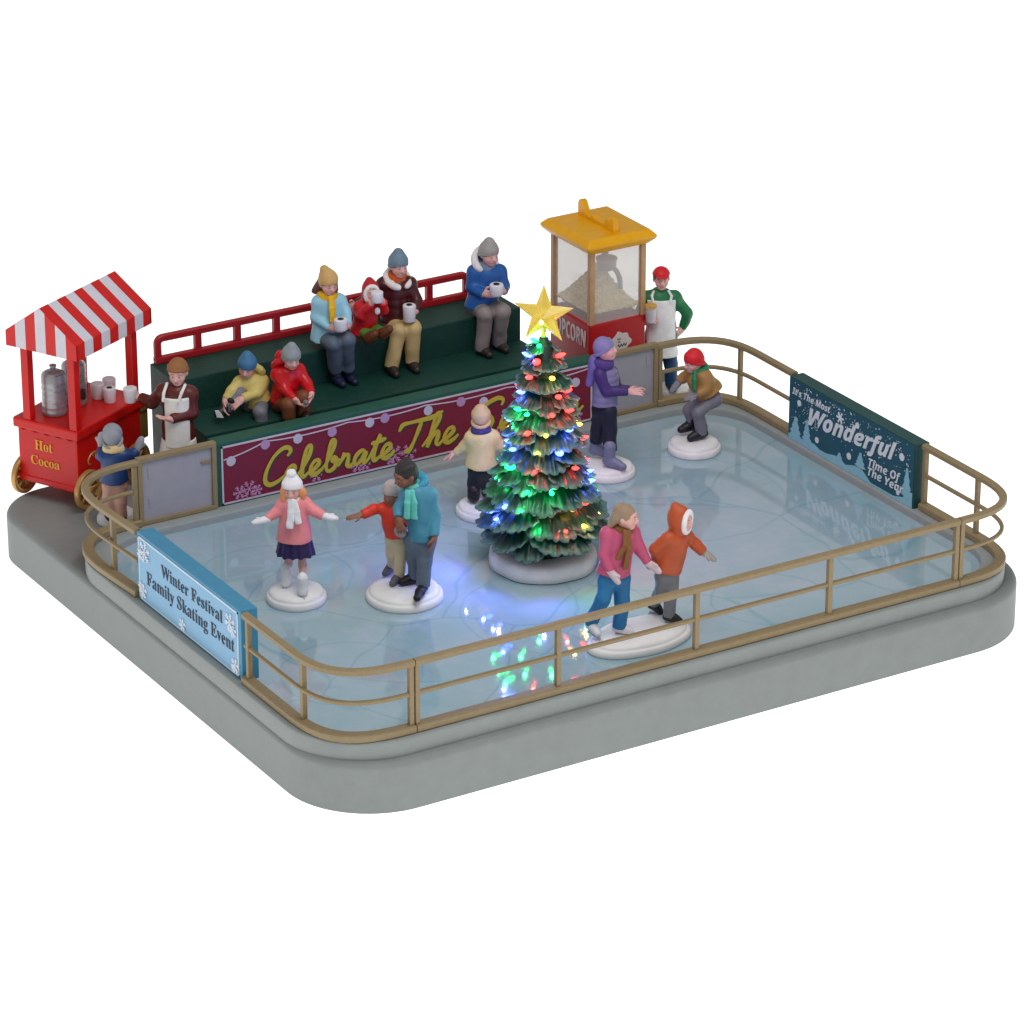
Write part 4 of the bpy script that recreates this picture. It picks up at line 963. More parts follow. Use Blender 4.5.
def person(f, head, neck, sh, el, wr, hd, hip, kn=None, an=None, toe=None, hs=1.0, yaw=0, pitch=8, roll=0, skin=SKIN, byaw=None,
           jacket=None, jr=.135, jflare=1.12, hem=None, sleeve=(.078, .064, .054), trousers=None, tr=(.10, .078, .066), shoes=None, skate=None, boot=0,
           gloves=None, curl=(.35, .35), palm=(None, None), collar=None, jdisp=None, jrough=.46, hands=(1, 1), hscale=1.15, trlen=1.0, shoe_r=.05, legbare=None, smile=.5, brow=(.12, .07, .05), thumbs=(1, -1), shell=True, eyes=True, sole=0):
    j = f.j; R = RM(yaw, pitch, roll); s = hs*1.06; H = j(head)+np.array([0, 0, .010]); N = j(neck)
    sh = [j(q) for q in sh]; el = [j(q) for q in el]; wr = [j(q) for q in wr]; hd = [j(q) for q in hd]; hip = [j(q) for q in hip]
    ms = (sh[0]+sh[1])/2; mh = (hip[0]+hip[1])/2
    g = f.__dict__; g.update(H=H, N=N, R=R, s=s, sh=sh, el=el, wr=wr, hd=hd, hip=hip, ms=ms, mh=mh)
    body = head_prims(H, s, R, skin, brow, eyes, smile)
    body += [C(H+R@np.array([0, .02, -.07])*s, N, .048*s, .056*s, k=.03), C(N, mh, .07, .085, k=.05), C(sh[0], sh[1], .05, k=.05)]
    fac = nrm(np.cross(sh[1]-sh[0], [0, 0, 1.0])) if byaw is None else RM(byaw)@np.array([0, -1.0, 0])
    # 'fac' points the way the chest faces
    if fac@(R@np.array([0, -1.0, 0])) < 0 and byaw is None: fac = -fac
    f.fac = fac
    for i in (0, 1):
        body += [C(sh[i], el[i], .042, .036), C(el[i], wr[i], .036, .027)]
        if hands[i]:
            n = palm[i] if palm[i] is not None else fac
            body += hand_prims(wr[i], hd[i]-wr[i], n, (.8 if gloves else hscale)*(s**.5), .15 if gloves else curl[i], thumbs[i])
    if kn is not None:
        an = [j(q) for q in an]; toe = [j(q) for q in toe]; kn = [j(q) if q is not None else None for q in kn]
        for i in (0, 1):
            if kn[i] is None: kn[i] = lerp(hip[i], an[i], .5)+fac*.03
            body += [C(hip[i], kn[i], .06, .045), C(kn[i], an[i], .046, .03), C(an[i], toe[i]+np.array([0, 0, .0]), .028, .02)]
        g.update(kn=kn, an=an, toe=toe)
    me = sdf_mesh('body', body, .0098, lin(skin), colored=True)
    obj('body', me, SKM, f.e, local=True)
    if jacket:
        hm = (j(hem) if hem is not None else mh)+np.array([0, 0, jr*jflare*.34]); ax = (sh[1]-sh[0])/2; up = nrm(ms-hm); axl = np.linalg.norm(ax)
        low = hm-up*.12; wf = max(0, axl-jr*.55)/max(axl, 1e-6)
        P = []
        for sg in (-1, 1): P += [C(ms+ax*sg*.55*wf-up*.03, low+ax*sg*wf*.75, jr*.86, jr*jflare, k=.07), C(ms-up*.02, sh[0 if sg < 0 else 1]-up*.01, jr*.8, sleeve[0]*1.08, k=.06)]
        P += [C(ms-up*.02, low, jr*.95, jr*jflare, k=.07), E(lerp(ms, hm, .35)+fac*.03, (.1, .1, .16), k=.08)]
        f.torso = [dict(q) for q in P]
        P += [PLN(hm, -up)]
        if collar is not False: P += [C(N-up*.03, N+up*.035, .085*s**.5, .08*s**.5, k=.03, flat=1)]
        for i in (0, 1): P += [C(sh[i], el[i], sleeve[0], sleeve[1], k=.045), C(el[i], wr[i], sleeve[1], sleeve[2], k=.03, flat=1)]
        f.hm = hm; f.up = up
        w_ = wrinkle(.006, 20, int(abs(H[0])*1000) % 97)
        f.jk = f.part('jacket', P, jacket, .012, disp=(lambda Q: w_(Q)+jdisp(Q)) if jdisp else w_, rough=jrough)
    if trousers:
        up = nrm(ms-mh); P = [E(mh, np.array([np.linalg.norm(hip[1]-hip[0])/2+tr[0]*.9, tr[0]*1.05, tr[0]*1.05]), RM(math.degrees(math.atan2((hip[1]-hip[0])[1], (hip[1]-hip[0])[0]))), k=.05)]
        for i in (0, 1):
            e_ = lerp(kn[i], an[i], trlen); P += [C(hip[i], kn[i], tr[0], tr[1], k=.05), C(kn[i], e_, tr[1], tr[2], k=.03, flat=1)]
        f.part('trousers', P, trousers, .012, disp=wrinkle(.006, 26, 5), rough=.5)
    if shoes:
        for i in (0, 1):
            a, t = an[i], toe[i]; d = nrm((t-a)*np.array([1, 1, 1 if sole == 2 else 0.0])); so = min(t[2], a[2])-shoe_r*.9
            heel = a-d*.035+np.array([0, 0, -.02]) if sole != 2 else a-d*.02
            P = [C(a+np.array([0, 0, boot or .03]) if sole != 2 else lerp(a, kn[i], .06), a, shoe_r*1.22, shoe_r*1.15, k=.02, flat=0), C(heel, lerp(a, t, .55), shoe_r*1.05, shoe_r*1.02, k=.03), C(lerp(a, t, .4), t, shoe_r, shoe_r*.85, k=.03)]
            if boot and sole != 2: P += [C(a, a+np.array([0, 0, boot]), shoe_r*1.2, shoe_r*1.35, k=.02, flat=1)]
            if sole != 2: P += [PLN((0, 0, so+.012), (0, 0, -1))]
            so_ = f.part('skate' if skate else 'shoe', P, shoes, .0105, rough=.4)
            if skate:
                M = Matrix(((d[0], -d[1], 0, 0), (d[1], d[0], 0, 0), (0, 0, 1, 0), (0, 0, 0, 1))); c0 = (a+t)/2; Lb = np.linalg.norm(t-a)*.5+.06
                b = BM(); M.translation = V((c0[0], c0[1], 0)); b.prism([(-Lb*.9, so-.022), (Lb*.8, so-.022), (Lb*.9, so-.01), (Lb*.88, so+.004), (Lb*.75, so+.016), (-Lb*.8, so+.016), (-Lb*.9, so+.0)], -.009, .009, M=M@Matrix(((1, 0, 0, 0), (0, 0, 1, 0), (0, 1, 0, 0), (0, 0, 0, 1))))
                obj('blade', b, BLADE, so_, local=True)
    if gloves:
        for i in (0, 1):
            if hands[i]: f.part('mitten', mitten_prims(wr[i]+nrm(hd[i]-wr[i])*.02, hd[i]-wr[i], palm[i] if palm[i] is not None else f.fac, hscale*(s**.5), thumbs[i]), gloves, .0105, rough=.6)
    return f
def hair(f, col, kind='short', strands=(), cutface=.02):
    c, s, R = f.H, f.s, f.R; p = lambda *v: c+R@(np.array(v)*s); q = lambda *v: np.array(v)*s
    P = [E(p(0, .022, .03), q(.108, .122, .118), R)]
    if kind == 'short': P += [E(p(0, .06, -.03), q(.09, .075, .085), R, k=.03)]
    for i in range(10): P += [E(p(.07*math.cos(i*.63), .03+.05*math.sin(i*1.3), .11-.03*(i % 3)), q(.04, .045, .03), R, k=.02)] if kind == 'short' else []
    P += [E(p(0, -.12, -.035), q(.086, .095, .095), R, neg=1, k=.02)]
    if kind == 'short': P += [E(p(sx*.1, -.02, -.07), q(.05, .045, .06), R, neg=1, k=.015) for sx in (1, -1)]
    for a, b_, r0, r1 in strands: P.append(C(f.j(a), f.j(b_), r0, r1, k=.04))
    f.part('hair', P, col, .011, disp=rib(c, R, 26, .004), rough=.55)
def scarf(f, col, rr=.082, t=.036, tails=(), tilt=12, up=.0, tw=.036, drop=-.0, yaw=None):
    R = RM(math.degrees(math.atan2(f.fac[0], -f.fac[1])) if yaw is None else yaw, tilt)
    c = f.N+np.array([0, 0, .03+up])
    o = f.part('scarf', torus_prims(c, R, rr*f.s**.5, rr*1.0*f.s**.5, t, 16)+torus_prims(c-np.array([0, 0, .03]), R, rr*1.1*f.s**.5, rr*1.1*f.s**.5, t*.9, 16), col, .0115, disp=wrinkle(.004, 40, 3), rough=.65)
    for pts in tails:
        P = []; pp = [f.j(q) for q in pts]
        for a, b_ in zip(pp, pp[1:]):
            sd = nrm(np.cross(nrm(b_-a), f.fac))
            for o_ in (-1, -.33, .33, 1): P.append(C(a+sd*o_*tw*.75, b_+sd*o_*tw*.85, .017, .017, k=.018, flat=1 if (b_ is pp[-1]) else 0))
        f.part('scarf_end', P, col, .0105, parent=o, rough=.65, disp=wrinkle(.003, 45, 8))
def apron(f, col, top, bot, bw, sw, dz=.016):
    """bib and skirt wrapped on the front of the body; top, bot: heights; bw, sw: half widths"""
    ax = nrm((f.sh[1]-f.sh[0])*np.array([1, 1, 0])); fc = f.fac
    P = []
    lowz = f.mh*np.array([1, 1, 0])+np.array([0, 0, bot-.15])
    for q in f.torso:
        q = dict(q); 
        if q['t'] == 'c': q['ra'] += dz; q['rb'] += dz
        else: q['r'] = q['r']+dz
        P.append(q)
    cen = (f.ms+f.mh)/2
    P1 = P+[PLN(cen+fc*.0, -fc), PLN((0, 0, top), (0, 0, 1)), PLN(f.mh+np.array([0, 0, -.02]), (0, 0, -1)), PLN(cen+ax*bw, ax), PLN(cen-ax*bw, -ax)]
    sk = [C(f.mh+ax*sg*sw*.2+np.array([0, 0, .14]), lowz+ax*sg*sw*.30, sw*.78, sw*1.0, k=.06) for sg in (-1, 1)]
    P2 = sk+[PLN(f.mh-fc*.02, -fc), PLN((0, 0, bot), (0, 0, -1)), PLN((0, 0, f.mh[2]+.06), (0, 0, 1))]
    o = f.part('apron', P1, col, .012, rough=.55); f.part('apron_skirt', P2, col, .012, parent=o, disp=wrinkle(.006, 16, 4), rough=.55)
    return o
def strap(f, o, pts, col, r=.018):
    pp = [f.j(q) for q in pts]; f.part('apron_strap', [C(a, b_, r, k=.01) for a, b_ in zip(pp, pp[1:])], col, .01, parent=o, rough=.55)
def hood_up(f, col, trim=None, sx=1.0):
    c, s, R = f.H, f.s, f.R; p = lambda *v: c+R@(np.array(v)*s); q = lambda *v: np.array(v)*s
    o = f.part('hood', [E(p(0, .03, .02), q(.135*sx, .145, .155), R), C(p(0, .06, .08), p(0, .10, .15), .07*s, .04*s, k=.06), C(p(0, .03, -.06), f.N+np.array([0, 0, -.02]), .11*s, .11*s, k=.05), E(p(0, -.13, -.02), q(.092, .12, .118), R, neg=1, k=.015)], col, .0115, rough=.5)
    if trim: f.part('hood_trim', torus_prims(p(0, -.075, -.01), R@RM(0, 90), .102*s*sx, .125*s, .026*s, 22, jit=.12, seed=3), trim, .0105, parent=o, rough=.75)
    return o
def hood_down(f, col, dirv, w=.12, trim=None):
    """hood hanging behind the neck"""
    c = f.N; b_ = np.array(dirv); R = RM(math.degrees(math.atan2(f.fac[0], -f.fac[1])), 0)
    o = f.part('hood', [E(c+b_+np.array([0, 0, .03]), np.array([w, w*.6, w*.85]), R, k=.05)]+torus_prims(c+b_*.45+np.array([0, 0, .05]), R@RM(0, 25), w*.95, w*.85, .04, 14), col, .012, rough=.5)
    return o
def pad(label, cu, cv, r, ry=None, mound=(), name='snow_base', rot=0, zz=None):
    """two-step round white stand of skaters"""
    c = U(cu, cv, z=ZI if zz is None else zz); ry = ry or r; n = 48
    b = BM(); vs = []; fs = []
    prof = [(1, .002), (1.012, .02), (1.0, .062), (.955, .076), (.925, .078), (.915, .092), (.88, .112), (.75, .125), (.4, .13)]
    for f_, z in prof:
        for k in range(n):
            a = 2*math.pi*k/n; w = 1+.008*math.sin(3*a+cu)+.006*math.sin(7*a+cv); x, y = r*f_*w*math.cos(a), ry*f_*w*math.sin(a)
            vs.append((c[0]+x*math.cos(rot)-y*math.sin(rot), c[1]+x*math.sin(rot)+y*math.cos(rot), c[2]+z*1.12+(.004*math.sin(5*a+cu) if z > .09 else 0)))
    for i in range(len(prof)-1):
        for k in range(n): fs.append((i*n+k, i*n+(k+1) % n, (i+1)*n+(k+1) % n, (i+1)*n+k))
    fs += [tuple(reversed(range(n))), tuple(range((len(prof)-1)*n, len(prof)*n))]
    b.add(vs, fs, 0, True); o = obj(name, b, SNOW); tag(o, label, 'stand', 'white stands of the skaters'); return o
ZP = ZI+.13

def foot(f, u, v, z, byaw, L=.17):
    t = f.j((u, v, 'z', z)); d = RM(byaw)@np.array([0, -1.0, 0]); return t, t-d*L+np.array([0, 0, .035])
DN = np.array([0, 0, -1.0]); UPZ = -DN
KZ = .085   # ankle height above the stand
# ---- girl in pink
pad('round white stand under the girl in the pink coat', 296.6, 600, .345)
f = Fig('girl in pink coat, navy skirt and white bobble hat with arms spread', 295, 588, ZP)
person(f, (292.2, 489.5, -.02), (292.8, 499, .01), [(283, 504), (304.5, 503)], [(275, 513, -.06), (313, 510.5, -.06)], [(266.5, 519.5, -.12), (323.5, 516, -.12)], [(252, 523, -.16), (337, 518.5, -.16)],
       [(290, 543), (301, 543)], [(288.5, 563, .05), (302.6, 565, -.02)], [(286.5, 580, 'z', KZ+.01), (302.8, 589.5, 'z', KZ)], [(285.3, 584.5, 'z', .05), (303.3, 593.2, 'z', .05)],
       hs=.93, yaw=-6, pitch=9, jacket='#d97f84', jr=.125, jflare=1.42, hem=(294.6, 543.5), sleeve=(.07, .06, .056), gloves='#d3d0d6', palm=(UPZ, UPZ), shoes='#f0ecf2', skate=1, boot=.16, hscale=.98, thumbs=(1, -1), shoe_r=.046, byaw=-6)
f.part('skirt', [C((f.mh+np.array([sg*.03, 0, .08])), f.mh+np.array([sg*.06, 0, -.22]), .15, .185, k=.05) for sg in (-1, 1)]+[PLN(f.j((295, 553.5, 0)), DN), PLN(f.hm+np.array([0, 0, .03]), UPZ)], '#2b1d4a', .012, disp=rib(f.mh, np.eye(3), 12, .007))
hair(f, '#d08a55', 'long', [((286, 489, -.02), (284, 498, -.04), .05, .04), ((284, 492, -.05), (285, 499.5, -.07), .04, .028), ((299.5, 488, 0), (303, 493, -.03), .045, .04), ((302, 491, -.04), (303, 498, -.05), .038, .025)])
beanie(f, f.H, f.s, f.R, '#d6d3d8', tall=1.12, pom='#d8d5da')
scarf(f, '#d6d3d8', tails=[[(291.5, 500, -.13), (291, 512, -.155), (289.8, 528.5, -.20)], [(293.5, 501, -.13), (296.5, 512, -.155), (299, 524, -.19)]], tw=.034)

# ---- man in teal with child in red
pad('round white stand shared by the man in the teal jacket and the child', 404.5, 598, .445)
f = Fig('man in teal jacket and grey trousers skating with a mint scarf', 418, 590, ZP)
person(f, (405.5, 475, -.04), (411, 487, .02), [(408.5, 492, -.02), (428.5, 495, .0)], [(399.5, 508, -.06), (434.5, 516, -.02)], [(398.5, 517, -.14), (434.5, 536, -.14)], [(400, 526.5, -.2), (431.5, 549, -.18)],
       [(414, 541), (426, 541)], [(414.5, 559, .12), (424.5, 561, -.06)], [(414, 577, 'z', .10), (423, 586, 'z', .10)], [(402, 582.5, 'z', .06), (417, 598, 'z', .06)],
       hs=1.04, yaw=-58, pitch=22, roll=4, skin='#8a5c46', byaw=-28, jacket='#42839b', jr=.122, jflare=1.1, hem=(421.5, 541), sleeve=(.088, .074, .062), trousers='#586472', tr=(.115, .088, .078), shoes='#17171b', skate=1, shoe_r=.052, curl=(.5, .35), palm=(np.array([.3, .5, -.3]), np.array([-.9, .2, 0])), brow=(.01, .01, .01))
hair(f, '#2c2726', 'short'); hood_down(f, '#2f86a0', -f.fac*.12+np.array([.03, 0, .01]), .125)
scarf(f, '#5fb9ae', tails=[[(408, 491, -.17), (407.5, 503, -.21), (407, 518.5, -.22)], [(411.5, 491, -.17), (413.5, 503, -.2), (414, 519, -.21)]], tw=.032)
f = Fig('child in orange red sweater and cream trousers reaching out one arm', 395, 581, ZP)
person(f, (392, 494.5, -.02), (393, 506, .01), [(384, 508.5), (399.5, 509)], [(373.5, 509.5, -.06), (404, 519, -.06)], [(362, 514.8, -.12), (403, 528, -.16)], [(348.5, 517.5, -.16), (397, 532.5, -.2)],
       [(392.5, 539), (401.3, 539)], [(392.3, 553, .05), (400.5, 556, -.06)], [(391.5, 567, 'z', KZ), (399, 576, 'z', KZ)], [(385, 573.5, 'z', .05), (392.3, 583.5, 'z', .05)],
       hs=.88, yaw=-22, pitch=8, skin='#96644f', byaw=-18, jacket='#c8331d', jr=.115, jflare=1.08, hem=(397, 538.5), sleeve=(.07, .06, .055), trousers='#c2b292', tr=(.088, .07, .062), shoes='#56565f', skate=1, shoe_r=.046, hands=(1, 0), palm=(DN, None), curl=(.2, .3), brow=(.01, .01, .01))
beanie(f, f.H, f.s, f.R, '#a59b98', tall=.9, cut=.03, ribs=30)
f.part('mitten', [E(f.j((400.8, 532.5, -.27)), (.075, .05, .062), RM(0, 0, 25)), C(f.wr[1], f.j((401.5, 531, -.24)), .045, .05), E(f.j((396.5, 530, -.29)), (.028, .025, .04))], '#8f8f92', .0105)

# ---- couple on oval stand
cp = U(639, 640, z=ZI)
pad('oval white stand under the woman in pink and the child in the orange hood', 639, 641, .66, .40, rot=.06)
f = Fig('woman in pink jacket and blue jeans with brown scarf and loose blond hair', 613, 634, ZP)
person(f, (626, 517.5, -.02), (622.5, 529, .02), [(608.5, 533.5, -.04), (632.5, 531.5, .10)], [(604.5, 555, -.12), (640.5, 550, .10)], [(610.5, 571, -.17), (648.5, 563, .08)], [(618, 582, -.2), (656, 569, .04)],
       [(608.5, 579, -.04), (621, 579, .06)], [(603, 599, -.14), (622, 601, .0)], [(590.5, 623, 'z', .15), (619.5, 626.5, 'z', .10)], [(598, 633.5, 'z', .09), (630.5, 631, 'z', .055)],
       hs=.98, yaw=72, pitch=6, byaw=42, jacket='#b54c70', jr=.135, jflare=1.12, hem=(613, 577.5), sleeve=(.08, .066, .055), trousers='#1f6798', tr=(.105, .082, .08), shoes='#d3d0d6', skate=1, shoe_r=.05, gloves='#c6b4ba', hscale=.98, palm=(np.array([.4, .3, 0]), np.array([-.2, -.6, -.3])))
hair(f, '#8c7661', 'long', [((621, 511, .03), (612, 524, .02), .085, .05), ((622, 515, .08), (614, 528, .05), .07, .035), ((616, 518, -.06), (609.5, 526.5, -.05), .05, .03)])
scarf(f, '#7a4f28', tails=[[(626, 531, -.14), (626, 545, -.18), (617.5, 559.5, -.20)], [(628, 531, -.12), (629, 548, -.16), (625, 569, -.16)]], tw=.03, t=.04)
f = Fig('child in orange hooded coat with white trim leaning into a skating stride', 674, 625, ZP)
person(f, (681.5, 520.5, -.02), (677, 532.5, .02), [(669, 537.5, -.06), (686, 536, .10)], [(654.5, 549.5, -.08), (695, 544.5, .08)], [(657.5, 560.5, -.02), (703.5, 552, .06)], [(651, 565.5, .02), (713, 558.5, .04)],
       [(663.5, 575, -.02), (671, 574, .06)], [(661.5, 589, .05), (671, 594, .0)], [(654, 604, .32), (669.5, 615.5, 'z', .10)], [(660.5, 611.5, .28), (679.5, 620.5, 'z', .055)],
       hs=.92, yaw=63, pitch=4, byaw=60, jacket='#a84a26', jr=.118, jflare=1.15, hem=(667.5, 574), sleeve=(.074, .064, .055), trousers='#6f6f73', tr=(.095, .075, .066), shoes='#1c1c1f', skate=1, shoe_r=.046, gloves='#8f8a83', hscale=.98, palm=(np.array([0, -.8, 0]), DN))
hood_up(f, '#a84a26', '#d6d3d4', sx=.9)
mp = f.wld(f.an[0])

# ---- child in tan jacket bending, red hat
pad('round white stand under the crouching child in the tan jacket', 694, 450.5, .33)
f = Fig('child in tan jacket and red hat crouching forward with green scarf', 697, 439, ZP)
person(f, (693.8, 362, -.04), (698.5, 370, .02), [(705, 377.5, -.08), (691.5, 374, .12)], [(707.5, 389, -.14), (684.5, 377, .16)], [(697, 394, -.18), (679.5, 381.5, .14)], [(690, 397, -.18), (673, 389.5, .1)],
       [(713.5, 398, -.04), (706, 397, .12)], [(698.5, 412, -.12), (689.5, 410.5, .14)], [(701.5, 432, 'z', .11), (692, 424.5, 'z', .14)], [(690.5, 438, 'z', .06), (681, 429.8, 'z', .09)],
       hs=.94, yaw=-62, pitch=14, byaw=-70, jacket='#96703e', jr=.138, jflare=1.2, hem=(710.5, 398), sleeve=(.082, .068, .06), trousers='#6d6d74', tr=(.10, .082, .072), shoes='#191a20', shoe_r=.056, boot=.09, gloves='#77777c', hscale=.98, palm=(np.array([0, .3, -1]), DN))
beanie(f, f.H, f.s, f.R, '#c41c24', tall=1.0, cut=.02, back=.1, ribs=26)
scarf(f, '#1f7a50', tails=[[(694.5, 372, -.14), (694, 380, -.19), (694, 390, -.21)]], tw=.042, t=.04)

# ---- woman in purple
pad('round white stand under the woman in the lavender vest', 607, 473.5, .345)
f = Fig('woman in purple sleeves, lavender quilted vest and beanie looking up', 607, 464, ZP)
person(f, (605, 350.5, -.02), (603, 363, .0), [(600, 374, -.10), (611.5, 372, .12)], [(606.5, 391, -.12), (617, 389, .12)], [(628, 391.5, -.10), (630, 390, .1)], [(638, 391.5, -.1), (639, 389, .08)],
       [(600.5, 409, .06), (608.5, 409.5, -.05)], [(598, 430, .14), (610, 431, -.06)], [(596, 448.5, 'z', .14), (609.5, 460, 'z', .11)], [(606, 454, 'z', .07), (623, 466.8, 'z', .06)],
       hs=.95, yaw=78, pitch=-10, byaw=72, jacket='#6e6a8c', jr=.125, jflare=1.1, hem=(604.5, 407.5), sleeve=(.05, .05, .045), jdisp=quilt(.012, .085), trousers='#17182b', tr=(.105, .088, .088), trlen=.66, shoes='#6c6f86', boot=.20, shoe_r=.056, palm=(np.array([0, .3, -.4]), np.array([0, -.3, -.4])), curl=(.2, .2))
for i in (0, 1): f.part('sleeve', [C(f.sh[i], f.el[i], .082, .07, k=.03), C(f.el[i], f.wr[i], .07, .058, k=.03, flat=1)], '#3a2860', .0115, disp=wrinkle(.005, 24, i))
beanie(f, f.H, f.s, f.R, '#77729c', tall=.98, cut=.03, ribs=22, back=.12)
scarf(f, '#473472', tails=[], t=.046)
f.part('hood', [E(f.j((594.5, 365, .0)), (.07, .085, .13), k=.05), C(f.j((596, 361, 0)), f.j((589.5, 383, .02)), .075, .05, k=.05)], '#6a5d9c', .012)

# ---- boy in cream jacket seen from behind
pad('round white stand under the boy in the cream jacket beside the tree', 485, 513, .35)
f = Fig('boy in cream jacket and pale pink hat seen from behind, beside the tree', 480, 501, ZP)
person(f, (481, 418.5, .02), (481, 430.5, 0), [(471.5, 436.5), (492.5, 436.5)], [(464.5, 446, .05), (500, 445, .05)], [(455.5, 453, .08), (507, 450, .1)], [(449, 456, .1), (513, 452, .14)],
       [(476, 470), (487, 470)], [(474.5, 483.5), (487, 481.5, .05)], [(473.5, 495.5, 'z', .11), (487, 490, 'z', .11)], [(471.5, 497, 'z', .07), (491, 488, 'z', .07)],
       hs=.90, yaw=176, pitch=6, byaw=180, jacket='#cdb984', jr=.125, jflare=1.28, hem=(481, 470), sleeve=(.074, .064, .055), trousers='#1a2126', tr=(.098, .078, .072), shoes='#17171a', shoe_r=.055, boot=.08, palm=(DN, DN), curl=(.2, .2))
beanie(f, f.H, f.s, f.R, '#bda27c', tall=1.12, roll=True, cut=-.02, ribs=28)
scarf(f, '#40366e', t=.034, rr=.085)

# ---- popcorn seller
pad('small white stand under the popcorn seller outside the railing', 674, 393, .20, .17, zz=ZD, name='snow_base')
f = Fig('popcorn seller in green sweater, white apron and red cap', 666.5, 389, ZD+.10)
person(f, (661.3, 279.5, -.02), (661.5, 291.5, .02), [(646.5, 298), (674.5, 297.5)], [(641, 312, -.04), (687, 313.5, .02)], [(646, 322.5, -.16), (682.5, 329, .06)], [(653, 319.5, -.24), (676.5, 335, -.02)],
       [(655, 342), (668, 342)], [(654.5, 365), (670.5, 364)], [(654.5, 385, .0), (671.5, 385, .0)], [(651.5, 390, -.14), (673.5, 389.5, -.14)],
       hs=.93, yaw=4, pitch=2, byaw=6, jacket='#1e6b40', jr=.14, jflare=1.02, hem=(661, 345), sleeve=(.085, .07, .055), trousers='#20466e', tr=(.105, .085, .08), shoes='#3a3235', curl=(.7, .7), palm=(np.array([.8, -.2, 0]), np.array([-.6, .3, 0])), smile=1)
ap = apron(f, '#f0eef0', f.j((661, 297, 0))[2], f.j((661, 354, 0))[2],   .185, .185)
strap(f, ap, [(653.5, 302.5, -.165), (651.8, 296, -.14), (653.8, 291.5, -.06)], '#f0eef0'); strap(f, ap, [(670.5, 302, -.165), (671.5, 296, -.14), (668.5, 291, -.06)], '#f0eef0')
hair(f, '#5a4a44', 'plain')
c_, s_, R_ = f.H, f.s, f.R
hp = lambda *v: c_+R_@(np.array(v)*s_)
cap = f.part('cap', [E(hp(0, .015, .035), np.array([.122, .134, .128])*s_, R_), PLN(hp(0, 0, .055), R_@np.array([0, -.25, -1]))], '#bf1a22', .0105)
f.part('cap_peak', [E(hp(0, -.105, .072), np.array([.088, .06, .015])*s_, R_@RM(0, 12))], '#bf1a22', .0105, parent=cap)
bp_ = f.wld(f.j((650.5, 322, -.24)))
t = thing('popcorn_bag', 'white bag heaped with popcorn in the hand of the popcorn seller', 'popcorn bag', tuple(bp_))
b = BM(); b.lathe([(.055, 0), (.062, .01), (.075, .20), (.078, .205), (.066, .20), (0, .18)], tuple(bp_), 20); obj('bag', b, CUPM, t)
b = BM(); b.lathe([(.076, .19), (.072, .22), (.05, .245), (.0, .255)], tuple(bp_), 16)
for k in range(40):
    a = rs.uniform(0, 6.28); rr = .065*math.sqrt(rs.random()); r = .018
    b.add([(bp_[0]+rr*math.cos(a)+v.x*r, bp_[1]+rr*math.sin(a)+v.y*r, bp_[2]+.225+.03*(1-rr/.065)+v.z*r) for v in iv], ifc, 0, True)
pk = obj('popcorn', b, paint('#c9a04e', .6, .16, .2, 14), t); pk['kind'] = 'stuff'

# ---- cocoa seller
f = Fig('cocoa seller in brown sweater, white apron and tan knitted hat', 178, 504, ZD)
person(f, (178, 373, -.03), (177.5, 385.5, .02), [(164.5, 391), (189.5, 393)], [(152, 402.5, .16), (192, 412.5, -.04)], [(140.5, 397.5, .26), (171.5, 419.5, -.22)], [(132, 395.5, .28), (156.5, 417, -.28)],
       [(172, 442), (186, 442)], [(172, 470), (186, 470)], [(172, 496, .0), (186, 496, .0)], [(170, 504, -.14), (187, 504, -.14)],
       hs=1.02, yaw=-8, pitch=12, byaw=-10, jacket='#552017', jr=.15, jflare=1.02, hem=(178.5, 442), sleeve=(.092, .078, .064), trousers='#2b1c1c', tr=(.115, .09, .085), shoes='#221a1a', curl=(.7, .15), palm=(np.array([.2, -.8, 0]), UPZ), jrough=.36)
ap = apron(f, '#d8d5d0', f.j((177, 394, 0))[2], f.j((178, 452, 0))[2], .15, .195)
strap(f, ap, [(163, 401, -.18), (163.8, 393, -.155), (167, 383.5, -.06)], '#d8d5d0', .02); strap(f, ap, [(178.5, 402, -.19), (181.5, 393, -.17), (185, 385, -.07)], '#d8d5d0', .02)
beanie(f, f.H, f.s, f.R, '#8a5a34', tall=.95, cut=.062, roll=True, ribs=30)
cup(f.wld(f.j((130.5, 402, .26))), 'white mug held out over the cart by the cocoa seller', .085, .18, False, taper=.8)

# ---- child in blue coat facing the cart
pad('small white stand under the child at the cocoa cart', 117, 521, .24, zz=ZD, name='snow_base')
f = Fig('child in navy coat and grey hat reaching up towards the cocoa cart', 115, 520, ZD+.13)
person(f, (112.8, 437.5, .0), (113.5, 449, -.01), [(104, 455), (123.5, 455)], [(101, 455.5, .10), (132.5, 455.5, .08)], [(101.5, 446, .14), (137, 449.5, .12)], [(101.5, 435.5, .15), (141, 440, .13)],
       [(109, 486), (119.5, 486)], [(109, 500), (120.5, 501)], [(109.5, 514.5, 0), (122, 516, 0)], [(108, 512.5, .12), (122.5, 514, .12)],
       hs=.93, yaw=172, pitch=-8, byaw=176, jacket='#1d3766', jr=.122, jflare=1.22, hem=(114.5, 484.5), sleeve=(.075, .066, .06), trousers='#b98f80', tr=(.088, .072, .068), shoes='#2a2226', gloves='#8d8d93', hscale=.98, palm=(np.array([.2, 1, 0]), np.array([-.2, 1, 0])), thumbs=(1, -1), jrough=.34)
beanie(f, f.H, f.s, f.R, '#83868e', tall=.9, cut=-.02, roll=True, ribs=28)
scarf(f, '#c3ab7e', t=.036, rr=.088)

# ================================================================== spectators on the bleachers
gs = 'spectators seated on the bleachers'
def seat(label, u, v, z): return Fig(label, u, v, z, gs)
